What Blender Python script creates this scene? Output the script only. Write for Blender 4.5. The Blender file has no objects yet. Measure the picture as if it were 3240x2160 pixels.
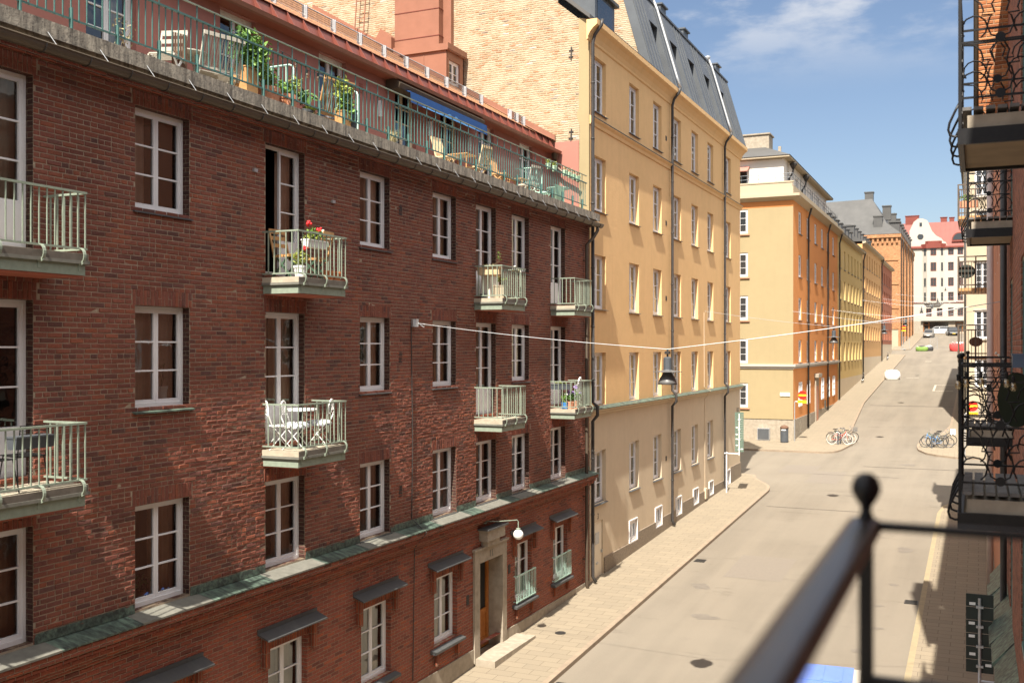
import bpy, math, random
from mathutils import Vector, Matrix, Quaternion
R = math.radians
random.seed(7)
scene = bpy.context.scene
col = scene.collection
# ------------------------------------------------------------------ camera, sky, sun, exposure
CZ = 9.3
TH = math.atan(1476 / 3250)
cd = bpy.data.cameras.new('camera'); cam = bpy.data.objects.new('camera', cd); col.objects.link(cam)
cam.location = (0, 0, CZ); cam.rotation_euler = (R(90), 0, TH)
cd.sensor_width = 36; cd.lens = 36.11; cd.shift_y = 0.0062; cd.clip_start = 0.05; cd.clip_end = 5000
cd.dof.use_dof = True; cd.dof.focus_distance = 24; cd.dof.aperture_fstop = 2.6
scene.camera = cam
SUN = Vector((0.100, -0.77, 1.0)).normalized()
sl = bpy.data.lights.new('sun', 'SUN'); so = bpy.data.objects.new('sun', sl); col.objects.link(so)
sl.energy = 5.0; sl.angle = R(0.53); sl.color = (1, .93, .82)
so.rotation_euler = SUN.to_track_quat('Z', 'Y').to_euler(); so.location = (5, -40, 60)
w = bpy.data.worlds.new('World'); scene.world = w; w.use_nodes = True
wn, wl_ = w.node_tree.nodes, w.node_tree.links
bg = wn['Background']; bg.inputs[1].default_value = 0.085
sky = wn.new('ShaderNodeTexSky'); sky.sky_type = 'NISHITA'; sky.sun_disc = False
sky.sun_elevation = math.asin(SUN.z); sky.sun_rotation = R(174)
sky.air_density = 1.0; sky.dust_density = 1.2; sky.ozone_density = 1.0
def wnode(t, **k):
    n = wn.new(t)
    for a, b in k.items(): setattr(n, a, b)
    return n
tc = wnode('ShaderNodeTexCoord')
sx = wnode('ShaderNodeSeparateXYZ'); wl_.new(tc.outputs['Generated'], sx.inputs[0])
def wramp(sock, a, b, c=0., d=1.):
    n = wnode('ShaderNodeMapRange', interpolation_type='SMOOTHSTEP'); n.inputs[1].default_value = a; n.inputs[2].default_value = b; n.inputs[3].default_value = c; n.inputs[4].default_value = d
    wl_.new(sock, n.inputs[0]); return n.outputs[0]
def wmul(a, b):
    n = wnode('ShaderNodeMath', operation='MULTIPLY')
    for i, v in ((0, a), (1, b)):
        if isinstance(v, float): n.inputs[i].default_value = v
        else: wl_.new(v, n.inputs[i])
    return n.outputs[0]
def wnoise(scale, loc, detail=7, rough=.55):
    m = wnode('ShaderNodeMapping'); m.inputs['Scale'].default_value = scale; m.inputs['Location'].default_value = loc
    n = wnode('ShaderNodeTexNoise'); n.inputs['Scale'].default_value = 1.0; n.inputs['Detail'].default_value = detail; n.inputs['Roughness'].default_value = rough
    wl_.new(tc.outputs['Generated'], m.inputs[0]); wl_.new(m.outputs[0], n.inputs['Vector']); return n.outputs[0]
def wmix(f, a, b, bt='MIX'):
    n = wnode('ShaderNodeMixRGB', blend_type=bt)
    for i, v in ((0, f), (1, a), (2, b)):
        if isinstance(v, float): n.inputs[i].default_value = v
        elif isinstance(v, tuple): n.inputs[i].default_value = (*v, 1)
        else: wl_.new(v, n.inputs[i])
    return n.outputs[0]
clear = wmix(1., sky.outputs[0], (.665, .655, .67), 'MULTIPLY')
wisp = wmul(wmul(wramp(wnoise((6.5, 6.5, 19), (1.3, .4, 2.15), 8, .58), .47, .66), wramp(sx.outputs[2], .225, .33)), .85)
high = wmul(wramp(wnoise((1.6, 1.6, 2.2), (3.1, 5.4, .7), 6), .36, .56), wramp(sx.outputs[2], .36, .56))  # bright overhead clouds, out of view, added as fill light
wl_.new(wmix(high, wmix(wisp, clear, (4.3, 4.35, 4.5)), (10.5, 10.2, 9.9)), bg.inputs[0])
scene.view_settings.view_transform = 'Standard'; scene.view_settings.look = 'None'
scene.view_settings.exposure = 1.25; scene.view_settings.gamma = 1.0
scene.cycles.max_bounces = 8; scene.cycles.use_denoising = True
try: scene.cycles.denoiser = 'OPENIMAGEDENOISE'
except Exception: pass

# ------------------------------------------------------------------ helpers: mesh builder
class MB:
    def __init__(s): s.v = []; s.f = []; s.m = []; s.mi = 0
    def add(s, vs, fs):
        o = len(s.v); s.v += [tuple(p) for p in vs]
        for f in fs: s.f.append(tuple(i + o for i in f)); s.m.append(s.mi)
        return s
    def box(s, x0, x1, y0, y1, z0, z1):
        return s.add([(x0,y0,z0),(x1,y0,z0),(x1,y1,z0),(x0,y1,z0),(x0,y0,z1),(x1,y0,z1),(x1,y1,z1),(x0,y1,z1)],
                     [(0,3,2,1),(4,5,6,7),(0,1,5,4),(1,2,6,5),(2,3,7,6),(3,0,4,7)])
    def quad(s, *p): return s.add(p, [tuple(range(len(p)))])
    def bar(s, p, q, w, h=None, up=(0,0,1)):
        p, q = Vector(p), Vector(q); d = (q - p)
        if d.length < 1e-6: return s
        d.normalize(); u = Vector(up)
        if abs(d.dot(u)) > .98: u = Vector((0,1,0))
        a = d.cross(u).normalized(); b = a.cross(d).normalized(); h = w if h is None else h
        a *= w/2; b *= h/2
        return s.add([p-a-b, p+a-b, p+a+b, p-a+b, q-a-b, q+a-b, q+a+b, q-a+b],
                     [(0,3,2,1),(4,5,6,7),(0,1,5,4),(1,2,6,5),(2,3,7,6),(3,0,4,7)])
    def tube(s, pts, r, n=8, closed=False):
        pts = [Vector(p) for p in pts]; N = len(pts); rings = []
        rr = r if isinstance(r, (list, tuple)) else [r]*N
        prev = None
        for i, p in enumerate(pts):
            a = pts[(i-1) % N] if (i or closed) else p; b = pts[(i+1) % N] if (i < N-1 or closed) else p
            d = (b - a); d = d.normalized() if d.length > 1e-9 else Vector((0,0,1))
            if prev is None:
                u = Vector((0,0,1)) if abs(d.z) < .9 else Vector((1,0,0)); x = d.cross(u).normalized()
            else:
                x = prev - d*prev.dot(d); x = x.normalized() if x.length > 1e-6 else d.orthogonal().normalized()
            prev = x; y = d.cross(x)
            rings.append([p + (x*math.cos(2*math.pi*k/n) + y*math.sin(2*math.pi*k/n))*rr[i] for k in range(n)])
        vs = [q for g in rings for q in g]; fs = []
        for i in range(N if closed else N-1):
            for k in range(n):
                j = (i+1) % N; fs.append((i*n+k, i*n+(k+1) % n, j*n+(k+1) % n, j*n+k))
        if not closed: fs += [tuple(range(n-1, -1, -1)), tuple((N-1)*n+k for k in range(n))]
        return s.add(vs, fs)
    def lathe(s, prof, c=(0,0,0), n=16):
        vs = []; fs = []
        for r, z in prof:
            for k in range(n): vs.append((c[0]+r*math.cos(2*math.pi*k/n), c[1]+r*math.sin(2*math.pi*k/n), c[2]+z))
        for i in range(len(prof)-1):
            for k in range(n): fs.append((i*n+k, i*n+(k+1) % n, (i+1)*n+(k+1) % n, (i+1)*n+k))
        fs += [tuple(range(n-1, -1, -1)), tuple((len(prof)-1)*n+k for k in range(n))]
        return s.add(vs, fs)
    def ball(s, c, r, n=10, sz=1.0):
        m = n//2
        return s.lathe([(r*max(.02, math.sin(math.pi*i/m)), -r*sz*math.cos(math.pi*i/m)) for i in range(m+1)], c, n)
    def prism(s, poly, off):
        o = Vector(off); n = len(poly); a = [Vector(p) for p in poly]
        return s.add(a + [p+o for p in a], [tuple(range(n-1, -1, -1)), tuple(range(n, 2*n))] + [(i, (i+1) % n, n+(i+1) % n, n+i) for i in range(n)])
    def leaf(s, c, size, up=.3):
        a = Vector((random.gauss(0,1), random.gauss(0,1), random.gauss(0,1)+up)).normalized(); b = a.orthogonal().normalized()
        b.rotate(Quaternion(a, random.random()*6.28)); d = a.cross(b); c = Vector(c); L = size*random.uniform(.6,1.3)
        return s.add([c-b*L, c-d*L*.45+a*L*.15, c+b*L, c+d*L*.45+a*L*.15], [(0,1,2,3)])
    def build(s, name, mats, parent=None, world=False, smooth=False, loc=None, rot=None):
        me = bpy.data.meshes.new(name); me.from_pydata(s.v, [], s.f)
        for m in (mats if isinstance(mats, (list, tuple)) else [mats]): me.materials.append(m)
        me.polygons.foreach_set('material_index', s.m)
        if smooth: me.polygons.foreach_set('use_smooth', [True]*len(me.polygons))
        me.update()
        o = bpy.data.objects.new(name, me); col.objects.link(o)
        if parent: o.parent = parent
        if world and parent: o.location = -wloc(parent)
        if loc is not None: o.location = loc
        if rot is not None: o.rotation_euler = (0, 0, rot)
        return o
def wloc(o):
    v = Vector((0,0,0))
    while o: v += o.location; o = o.parent
    return v
def tag(o, label=None, cat=None, group=None, kind=None):
    if label: o['label'] = label
    if cat: o['category'] = cat
    if group: o['group'] = group
    if kind: o['kind'] = kind
    return o
def thing(name, label, cat, loc=(0,0,0), rot=0, group=None):
    o = bpy.data.objects.new(name, None); col.objects.link(o); o.empty_display_size = .2
    o.location = loc; o.rotation_euler = (0, 0, rot)
    return tag(o, label, cat, group)
KIDS = {}
def dup(o, parent=None, loc=None, rot=None, label=None):
    c = o.copy(); col.objects.link(c)
    if parent: c.parent = parent
    if loc is not None: c.location = loc
    if rot is not None: c.rotation_euler = (0, 0, rot)
    if label: c['label'] = label
    for ch in [k for k in bpy.data.objects if k.parent == o] if o.name not in KIDS else KIDS[o.name]: dup(ch, c)
    return c
def freeze(o):   # remember the children of a prototype so copies are quick
    ks = [k for k in bpy.data.objects if k.parent == o]; KIDS[o.name] = ks
    for k in ks: freeze(k)
    return o
def S(px, d):    # distance along the street of image column px on a plane d metres left of the camera
    return d / math.tan(TH - math.atan((px - 1620) / 3250))

# ------------------------------------------------------------------ helpers: materials
class NT:
    def __init__(s, name):
        s.m = bpy.data.materials.new(name); s.m.use_nodes = True; s.t = s.m.node_tree
        s.b = s.t.nodes['Principled BSDF']
    def n(s, t, ins=None, **k):
        x = s.t.nodes.new(t)
        for a, b in k.items(): setattr(x, a, b)
        for a, b in (ins or {}).items():
            if hasattr(b, 'is_linked') or hasattr(b, 'links'): s.t.links.new(b, x.inputs[a])
            else: x.inputs[a].default_value = b
        return x
    def link(s, a, b): s.t.links.new(a, b)
def c4(c): return (c[0], c[1], c[2], 1)
def noise(N, vec, scale, detail=4, rough=.55):
    return N.n('ShaderNodeTexNoise', {'Vector': vec, 'Scale': scale, 'Detail': detail, 'Roughness': rough}).outputs[0]
def rng(N, val, a, b, c=0., d=1.):
    return N.n('ShaderNodeMapRange', {0: val, 1: a, 2: b, 3: c, 4: d}).outputs[0]
def mix(N, f, a, b, bt='MIX'):
    x = N.n('ShaderNodeMixRGB', blend_type=bt)
    for i, v in ((0, f), (1, a), (2, b)):
        if isinstance(v, (int, float)): x.inputs[i].default_value = v
        elif isinstance(v, tuple): x.inputs[i].default_value = c4(v)
        else: N.link(v, x.inputs[i])
    return x.outputs[0]
def coords(N): return N.n('ShaderNodeTexCoord').outputs['Object']
def uv_wall(N, swap=False):
    sp = N.n('ShaderNodeSeparateXYZ', {0: coords(N)})
    u = N.n('ShaderNodeMath', {0: sp.outputs[0], 1: sp.outputs[1]}, operation='ADD').outputs[0]
    cb = N.n('ShaderNodeCombineXYZ', {0: sp.outputs[2], 1: u} if swap else {0: u, 1: sp.outputs[2]})
    return cb.outputs[0]
def bump(N, h, strength, dist=.02):
    b = N.n('ShaderNodeBump', {'Height': h, 'Strength': strength, 'Distance': dist}); N.link(b.outputs[0], N.b.inputs['Normal'])
def plain(name, c1, c2=None, rough=.6, scale=6, metal=0, bmp=0, bscale=40, spec=.4):
    N = NT(name); v = coords(N)
    c2 = c2 or tuple(x*.8 for x in c1)
    f = rng(N, noise(N, v, scale, 5), .3, .7)
    N.link(mix(N, f, c1, c2), N.b.inputs['Base Color'])
    N.b.inputs['Roughness'].default_value = rough; N.b.inputs['Metallic'].default_value = metal
    N.b.inputs['Specular IOR Level'].default_value = spec
    if bmp: bump(N, noise(N, v, bscale, 6), bmp, .01)
    return N.m
def stucco(name, c, stain=.14, grain=.25, warm=None):
    N = NT(name); v = coords(N); u = uv_wall(N)
    big = rng(N, noise(N, v, .35, 5), .3, .75); med = rng(N, noise(N, v, 2.2, 6, .65), .35, .8)
    mpn = N.n('ShaderNodeMapping', {'Vector': u, 'Scale': (3.2, .22, 1)}).outputs[0]
    streak = rng(N, noise(N, mpn, 1, 5, .6), .5, .8)
    dk = tuple(x*.78 for x in c); wr = warm or tuple(min(1, x*1.06) for x in c)
    a = mix(N, big, c, wr); f = N.n('ShaderNodeMath', {0: med, 1: stain*2}, operation='MULTIPLY').outputs[0]; a = mix(N, f, a, dk)
    f2 = N.n('ShaderNodeMath', {0: streak, 1: stain}, operation='MULTIPLY').outputs[0]; a = mix(N, f2, a, tuple(x*.6 for x in c))
    N.link(a, N.b.inputs['Base Color']); N.b.inputs['Roughness'].default_value = .9; N.b.inputs['Specular IOR Level'].default_value = .15
    bump(N, noise(N, v, 9, 8, .7), grain, .03)
    return N.m
def brick(name, ramp, mortar, bw=.265, bh=.0771, ms=.007, swap=False, squash=True, bs=.6, irregular=.006, off=(0,0), plaster=None, offset=.5):
    N = NT(name); u = uv_wall(N, swap)
    u0 = N.n('ShaderNodeMapping', {'Vector': u, 'Location': (off[0], off[1], 0)}).outputs[0]
    nv = N.n('ShaderNodeTexNoise', {'Vector': coords(N), 'Scale': 5.5, 'Detail': 3}).outputs['Color']
    nv2 = N.n('ShaderNodeVectorMath', {0: nv, 1: (.5,.5,.5)}, operation='SUBTRACT').outputs[0]
    nv3 = N.n('ShaderNodeVectorMath', {0: nv2, 'Scale': irregular*4}, operation='SCALE').outputs[0]
    uu = N.n('ShaderNodeVectorMath', {0: u0, 1: nv3}, operation='ADD').outputs[0]
    bt = N.n('ShaderNodeTexBrick', {'Vector': uu, 'Scale': 1, 'Mortar Size': ms, 'Mortar Smooth': .5, 'Bias': 0, 'Brick Width': bw, 'Row Height': bh,
             'Color1': (0,0,0,1), 'Color2': (1,1,1,1), 'Mortar': (.5,.5,.5,1)}, offset=offset, offset_frequency=2, squash=.5 if squash else 1., squash_frequency=7 if squash else 1)
    rmp = N.n('ShaderNodeValToRGB', {0: bt.outputs[0]}); e = rmp.color_ramp.elements
    e[0].position, e[0].color = ramp[0][0], c4(ramp[0][1]); e[1].position, e[1].color = ramp[-1][0], c4(ramp[-1][1])
    for p, c in ramp[1:-1]: x = e.new(p); x.color = c4(c)
    v = coords(N)
    g = rng(N, noise(N, v, 38, 6, .7), .3, .75, .72, 1.18); big = rng(N, noise(N, v, .8, 4), .3, .7, .86, 1.1)
    gg = N.n('ShaderNodeMath', {0: g, 1: big}, operation='MULTIPLY').outputs[0]
    cb = N.n('ShaderNodeVectorMath', {0: rmp.outputs[0], 'Scale': gg}, operation='SCALE').outputs[0]
    mo = mix(N, rng(N, noise(N, v, 13, 4), .35, .7), mortar, tuple(x*.62 for x in mortar))
    out = mix(N, bt.outputs[1], cb, mo)
    inv = N.n('ShaderNodeMath', {0: 1., 1: bt.outputs[1]}, operation='SUBTRACT').outputs[0]
    if plaster:
        pf = rng(N, noise(N, v, plaster[1], 7, .68), plaster[2], plaster[2]+.10)
        pf2 = N.n('ShaderNodeMath', {0: pf, 1: plaster[3]}, operation='MULTIPLY').outputs[0]
        out = mix(N, pf2, out, plaster[0])
    N.link(out, N.b.inputs['Base Color']); N.b.inputs['Roughness'].default_value = .88; N.b.inputs['Specular IOR Level'].default_value = .2
    bt2 = N.n('ShaderNodeTexBrick', {'Vector': uu, 'Scale': 1, 'Mortar Size': ms*2.6, 'Mortar Smooth': 1., 'Bias': 0, 'Brick Width': bw, 'Row Height': bh,
             'Color1': (0,0,0,1), 'Color2': (1,1,1,1), 'Mortar': (.5,.5,.5,1)}, offset=offset, offset_frequency=2, squash=.5 if squash else 1., squash_frequency=7 if squash else 1)
    inv2 = N.n('ShaderNodeMath', {0: 1., 1: bt2.outputs[1]}, operation='SUBTRACT').outputs[0]
    hn = rng(N, noise(N, v, 15, 4, .55), .25, .75, .15, 1.)
    tilt = N.n('ShaderNodeMath', {0: bt.outputs[0], 1: .6}, operation='MULTIPLY').outputs[0]
    h1 = N.n('ShaderNodeMath', {0: hn, 1: tilt}, operation='ADD').outputs[0]
    h2 = N.n('ShaderNodeMath', {0: h1, 1: .4}, operation='ADD').outputs[0]
    h = N.n('ShaderNodeMath', {0: h2, 1: inv2}, operation='MULTIPLY').outputs[0]
    bump(N, h, 1., .021*bs)
    return N.m
def glassmat(name, tint=(.015,.016,.018), refl=.10, opaque=False):
    N = NT(name); t = N.t; out = t.nodes['Material Output']
    if opaque:
        N.b.inputs['Base Color'].default_value = c4(tint); N.b.inputs['Roughness'].default_value = .06; N.b.inputs['Specular IOR Level'].default_value = .8
        return N.m
    gl = N.n('ShaderNodeBsdfGlossy', {'Color': (.9,.93,.95,1), 'Roughness': .015}); tr = N.n('ShaderNodeBsdfTransparent', {'Color': (.82,.85,.84,1)})
    fr = N.n('ShaderNodeFresnel', {'IOR': 1.5}); f = N.n('ShaderNodeMath', {0: fr.outputs[0], 1: refl}, operation='ADD', use_clamp=True)
    nb = N.n('ShaderNodeBump', {'Height': noise(N, coords(N), 2.5, 2), 'Strength': .06, 'Distance': .05}); N.link(nb.outputs[0], gl.inputs['Normal'])
    m = N.n('ShaderNodeMixShader', {0: f.outputs[0]}); N.link(tr.outputs[0], m.inputs[1]); N.link(gl.outputs[0], m.inputs[2]); N.link(m.outputs[0], out.inputs[0])
    return N.m
def leafmat(name, a, b):
    N = NT(name); v = coords(N); f = rng(N, noise(N, v, 14, 3), .3, .7)
    N.link(mix(N, f, a, b), N.b.inputs['Base Color']); N.b.inputs['Roughness'].default_value = .55
    try: N.b.inputs['Transmission Weight'].default_value = 0
    except Exception: pass
    return N.m
BR = [(0,(.105,.050,.042)),(.15,(.175,.062,.046)),(.42,(.215,.076,.050)),(.7,(.205,.072,.050)),(.88,(.25,.080,.045)),(1,(.13,.062,.052))]
M = {}
M['brick'] = brick('red_brick', BR, (.255,.195,.135), bs=1.0, ms=.008, irregular=.008)
def hand_brick():
    N = NT('handmade_red_brick'); v = coords(N); at = N.n('ShaderNodeAttribute', attribute_name='tone')
    rmp = N.n('ShaderNodeValToRGB', {0: at.outputs['Fac']}); e = rmp.color_ramp.elements
    e[0].position, e[0].color = BR[0][0], c4(BR[0][1]); e[1].position, e[1].color = BR[-1][0], c4(BR[-1][1])
    for p, c in BR[1:-1]: x = e.new(p); x.color = c4(c)
    g = rng(N, noise(N, v, 30, 6, .7), .3, .75, .70, 1.22); big = rng(N, noise(N, v, .7, 5), .3, .7, .80, 1.15)
    gg = N.n('ShaderNodeMath', {0: g, 1: big}, operation='MULTIPLY').outputs[0]; cb = N.n('ShaderNodeVectorMath', {0: rmp.outputs[0], 'Scale': gg}, operation='SCALE').outputs[0]
    soot = rng(N, noise(N, v, 1.7, 7, .7), .55, .75, 0, .45); N.link(mix(N, soot, cb, (.115,.062,.05)), N.b.inputs['Base Color'])
    N.b.inputs['Roughness'].default_value = .85; N.b.inputs['Specular IOR Level'].default_value = .2; bump(N, noise(N, v, 42, 6, .65), .9, .008); return N.m
M['hbrick'] = hand_brick()
M['mortar'] = plain('grey_beige_mortar', (.36,.29,.21), (.25,.2,.145), .95, 9, bmp=.5, bscale=60)
M['brick_low'] = brick('red_brick_ground_floor', [(0,(.16,.058,.044)),(.4,(.30,.088,.055)),(.8,(.26,.085,.058)),(1,(.36,.10,.05))], (.34,.24,.17), bs=.7, squash=False)
M['soldier'] = brick('red_brick_soldier_course', [(0,(.18,.055,.035)),(.5,(.28,.076,.04)),(1,(.36,.10,.045))], (.32,.22,.15), bw=.26, bh=.0771, swap=True, squash=False, bs=.8, offset=0)
M['fire'] = brick('pale_smeared_brick', [(0,(.32,.17,.09)),(.15,(.36,.25,.15)),(.45,(.38,.295,.19)),(.62,(.33,.165,.08)),(.72,(.37,.275,.17)),(.93,(.39,.315,.21)),(.97,(.19,.145,.11)),(1,(.50,.46,.40))], (.42,.355,.26), bs=.35, ms=.012, squash=False, irregular=.02, plaster=((.405,.335,.235), 2.2, .47, .75))
M['tower'] = brick('orange_brown_brick', [(0,(.30,.13,.06)),(.5,(.42,.20,.09)),(1,(.48,.25,.12))], (.40,.28,.17), bs=.4, squash=False)
M['rbrick'] = brick('rough_red_brick', [(0,(.17,.062,.042)),(.5,(.28,.10,.062)),(1,(.34,.13,.08))], (.30,.20,.15), bs=.6)
M['yellow'] = stucco('apricot_yellow_stucco', (.71,.465,.225), .17, .30, warm=(.75,.49,.245))
M['beige'] = stucco('beige_grey_stucco', (.57,.47,.34), .17, .28)
M['orange'] = stucco('orange_stucco', (.60,.25,.085), .12, .25)
M['straw'] = stucco('straw_yellow_stucco', (.32,.255,.145), .12, .2)
M['yel2'] = stucco('mustard_yellow_stucco', (.58,.42,.18), .12, .2)
M['or2'] = stucco('tan_orange_stucco', (.58,.34,.15), .12, .2)
M['redst'] = stucco('brick_red_stucco', (.36,.14,.085), .12, .2)
M['white'] = stucco('white_stucco', (.42,.385,.335), .06, .12)
M['cream'] = stucco('cream_stucco', (.40,.335,.24), .08, .15)
M['bwhite'] = stucco('bright_white_stucco', (.70,.66,.60), .05, .1)
M['pink'] = stucco('dusty_plum_stucco', (.34,.15,.125), .10, .15)
M['salmon'] = stucco('salmon_pink_stucco', (.36,.16,.125), .06, .15)
M['rpink'] = stucco('pinkish_tan_stucco', (.50,.24,.16), .12, .25)
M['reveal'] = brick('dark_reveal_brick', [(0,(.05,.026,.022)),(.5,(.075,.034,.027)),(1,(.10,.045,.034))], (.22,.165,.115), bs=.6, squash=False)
M['granite'] = plain('rough_granite', (.32,.26,.19), (.15,.12,.09), .9, 22, bmp=.8, bscale=30)
M['stone'] = plain('grey_limestone', (.36,.31,.24), (.25,.21,.16), .85, 5, bmp=.25)
def parapet_mat():
    N = NT('weathered_concrete'); v = coords(N); u = uv_wall(N)
    mpn = N.n('ShaderNodeMapping', {'Vector': u, 'Scale': (6.5, .8, 1)}).outputs[0]
    st = rng(N, noise(N, mpn, 1, 7, .68), .42, .62); sp = rng(N, noise(N, v, 20, 6, .75), .5, .68)
    a = mix(N, rng(N, noise(N, v, 3, 4), .3, .7), (.42,.38,.30), (.31,.275,.22)); a = mix(N, st, a, (.10,.088,.072))
    f = N.n('ShaderNodeMath', {0: sp, 1: .75}, operation='MULTIPLY').outputs[0]; a = mix(N, f, a, (.035,.032,.027))
    N.link(a, N.b.inputs['Base Color']); N.b.inputs['Roughness'].default_value = .92; bump(N, noise(N, v, 30, 6), .5, .01); return N.m
M['parapet'] = parapet_mat()
def copper_mat(name, g, d, k=.5):
    N = NT(name); v = coords(N); mpn = N.n('ShaderNodeMapping', {'Vector': v, 'Scale': (1.2, 5, 5)}).outputs[0]
    f = rng(N, noise(N, mpn, 2.2, 7, .7), k-.12, k+.12); a = mix(N, rng(N, noise(N, v, 1.3, 3), .35, .65), g, tuple(x*.7 for x in g))
    N.link(mix(N, f, a, d), N.b.inputs['Base Color']); N.b.inputs['Roughness'].default_value = .55; N.b.inputs['Metallic'].default_value = .15; return N.m
M['copper'] = copper_mat('patinated_copper', (.17,.25,.19), (.035,.045,.04), .47)
M['copperd'] = copper_mat('dark_copper_sheet', (.085,.088,.085), (.06,.062,.066), .5)
M['slate'] = plain('grey_stone_slab', (.17,.165,.14), (.12,.117,.098), .8, 8)
M['wpaint'] = plain('white_window_paint', (.74,.735,.74), (.68,.67,.67), .45, 3)
M['cpaint'] = plain('cream_window_paint', (.70,.60,.44), (.60,.50,.36), .5, 3)
M['sage'] = plain('sage_green_paint', (.25,.295,.23), (.20,.235,.185), .5, 12)
M['teal'] = plain('teal_green_paint', (.075,.165,.15), (.055,.125,.115), .42, 9)
M['mint'] = plain('pale_mint_paint', (.42,.62,.53), (.36,.54,.46), .45, 6)
M['black'] = plain('black_iron', (.006,.006,.007), (.012,.011,.011), .42, 15, spec=.3)
M['dpipe'] = plain('black_downpipe', (.03,.028,.027), (.05,.045,.042), .45, 5)
M['gpipe'] = plain('brown_grey_gutter', (.095,.073,.052), (.075,.058,.042), .42, 2, metal=.3)
M['galv'] = plain('galvanised_steel', (.50,.51,.52), (.40,.41,.42), .4, 20, metal=.5)
M['palepipe'] = plain('pale_pink_pipe', (.58,.50,.46), (.52,.44,.40), .5, 4)
M['redsheet'] = plain('red_sheet_metal', (.26,.115,.072), (.225,.098,.06), .5, 2.5, bmp=.08, bscale=3)
M['redbox'] = plain('dark_red_sheet_metal', (.17,.045,.03), (.14,.037,.025), .5, 2.5)
M['soffit'] = plain('red_brown_boards', (.28,.085,.05), (.24,.07,.04), .6, 3)
def tiles_mat():
    N = NT('orange_clay_tiles'); v = coords(N); sp = N.n('ShaderNodeSeparateXYZ', {0: v})
    dz = N.n('ShaderNodeMath', {0: sp.outputs[2], 1: 1.95}, operation='MULTIPLY').outputs[0]
    cb = N.n('ShaderNodeCombineXYZ', {0: sp.outputs[1], 1: dz}).outputs[0]
    bt = N.n('ShaderNodeTexBrick', {'Vector': cb, 'Scale': 1, 'Mortar Size': .028, 'Mortar Smooth': .3, 'Brick Width': .21, 'Row Height': .34, 'Bias': 0, 'Color1': (.43,.20,.085,1), 'Color2': (.37,.16,.065,1), 'Mortar': (.06,.022,.012,1)}, offset=0)
    N.link(mix(N, rng(N, noise(N, v, 2, 4), .3, .7), bt.outputs[0], (.62,.30,.14)) if False else bt.outputs[0], N.b.inputs['Base Color'])
    N.b.inputs['Roughness'].default_value = .75; inv = N.n('ShaderNodeMath', {0: 1., 1: bt.outputs[1]}, operation='SUBTRACT').outputs[0]; bump(N, inv, .9, .03); return N.m
M['tiles'] = tiles_mat()
M['greysheet'] = plain('blue_grey_sheet_metal', (.115,.125,.135), (.09,.097,.106), .45, 1.5, metal=.35)
M['greyroof'] = plain('grey_roof_sheet', (.085,.083,.08), (.065,.064,.062), .55, .8)
M['redroof'] = plain('red_roof_sheet', (.185,.042,.028), (.16,.036,.024), .55, .8)
M['glass'] = glassmat('window_glass', refl=.09)
M['dglass'] = glassmat('dark_window_glass', (.03,.033,.036), opaque=True)
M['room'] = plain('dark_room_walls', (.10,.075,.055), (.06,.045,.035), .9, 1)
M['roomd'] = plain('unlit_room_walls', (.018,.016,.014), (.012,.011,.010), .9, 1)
M['curt'] = plain('beige_curtain', (.55,.44,.33), (.45,.35,.26), .9, 3)
M['curtw'] = plain('white_net_curtain', (.72,.66,.56), (.62,.56,.47), .9, 3)
M['curtp'] = plain('dusty_pink_curtain', (.52,.34,.25), (.40,.26,.19), .9, 3)
M['blind'] = plain('grey_roller_blind', (.22,.20,.18), (.17,.155,.14), .9, 2)
M['teak'] = plain('oiled_teak', (.50,.29,.12), (.38,.20,.08), .55, 7)
M['pine'] = plain('pale_wood', (.66,.50,.31), (.56,.40,.23), .6, 7)  # the pale tone is the wood's own colour
M['greywood'] = plain('weathered_grey_wood', (.50,.46,.39), (.38,.35,.29), .8, 8)
M['door'] = plain('varnished_oak', (.42,.16,.035), (.30,.10,.022), .35, 6)
M['terra'] = plain('terracotta', (.58,.27,.16), (.48,.21,.12), .8, 8)
M['terraO'] = plain('orange_terracotta', (.55,.19,.07), (.45,.15,.06), .8, 8)
M['wplas'] = plain('white_plastic', (.80,.80,.78), (.74,.74,.72), .4, 4)
M['gplas'] = plain('dark_grey_plastic', (.075,.085,.095), (.06,.066,.075), .5, 4)
M['mintpot'] = plain('mint_green_pot', (.46,.66,.46), (.40,.58,.40), .5, 4)
M['bluepot'] = plain('blue_glazed_pot', (.06,.22,.50), (.05,.17,.42), .25, 4)
M['bluecl'] = plain('blue_awning_cloth', (.010,.065,.22), (.008,.055,.19), .8, 3)
M['bluecl2'] = plain('light_blue_print', (.10,.30,.60), (.08,.25,.52), .8, 3)
M['bluelid'] = plain('blue_plastic_lid', (.13,.22,.56), (.10,.17,.48), .38, 1.5)
M['leafa'] = leafmat('bright_green_leaves', (.16,.30,.035), (.09,.19,.03))
M['leafb'] = leafmat('deep_green_leaves', (.055,.13,.03), (.10,.20,.04))
M['leafy'] = leafmat('yellow_green_leaves', (.32,.36,.06), (.20,.26,.05))
M['leafd'] = leafmat('dry_straw_leaves', (.42,.36,.20), (.30,.27,.13))
M['flred'] = plain('red_petals', (.70,.02,.025), (.55,.015,.02), .5, 30)
M['flwh'] = plain('white_petals', (.80,.78,.72), (.7,.68,.6), .5, 30)
M['flpu'] = plain('lilac_petals', (.36,.22,.62), (.46,.32,.66), .5, 30)
M['bark'] = plain('brown_stem', (.14,.09,.05), (.09,.06,.035), .8, 12)
M['brown'] = plain('brown_cloth', (.16,.09,.055), (.11,.06,.04), .9, 8)
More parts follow.
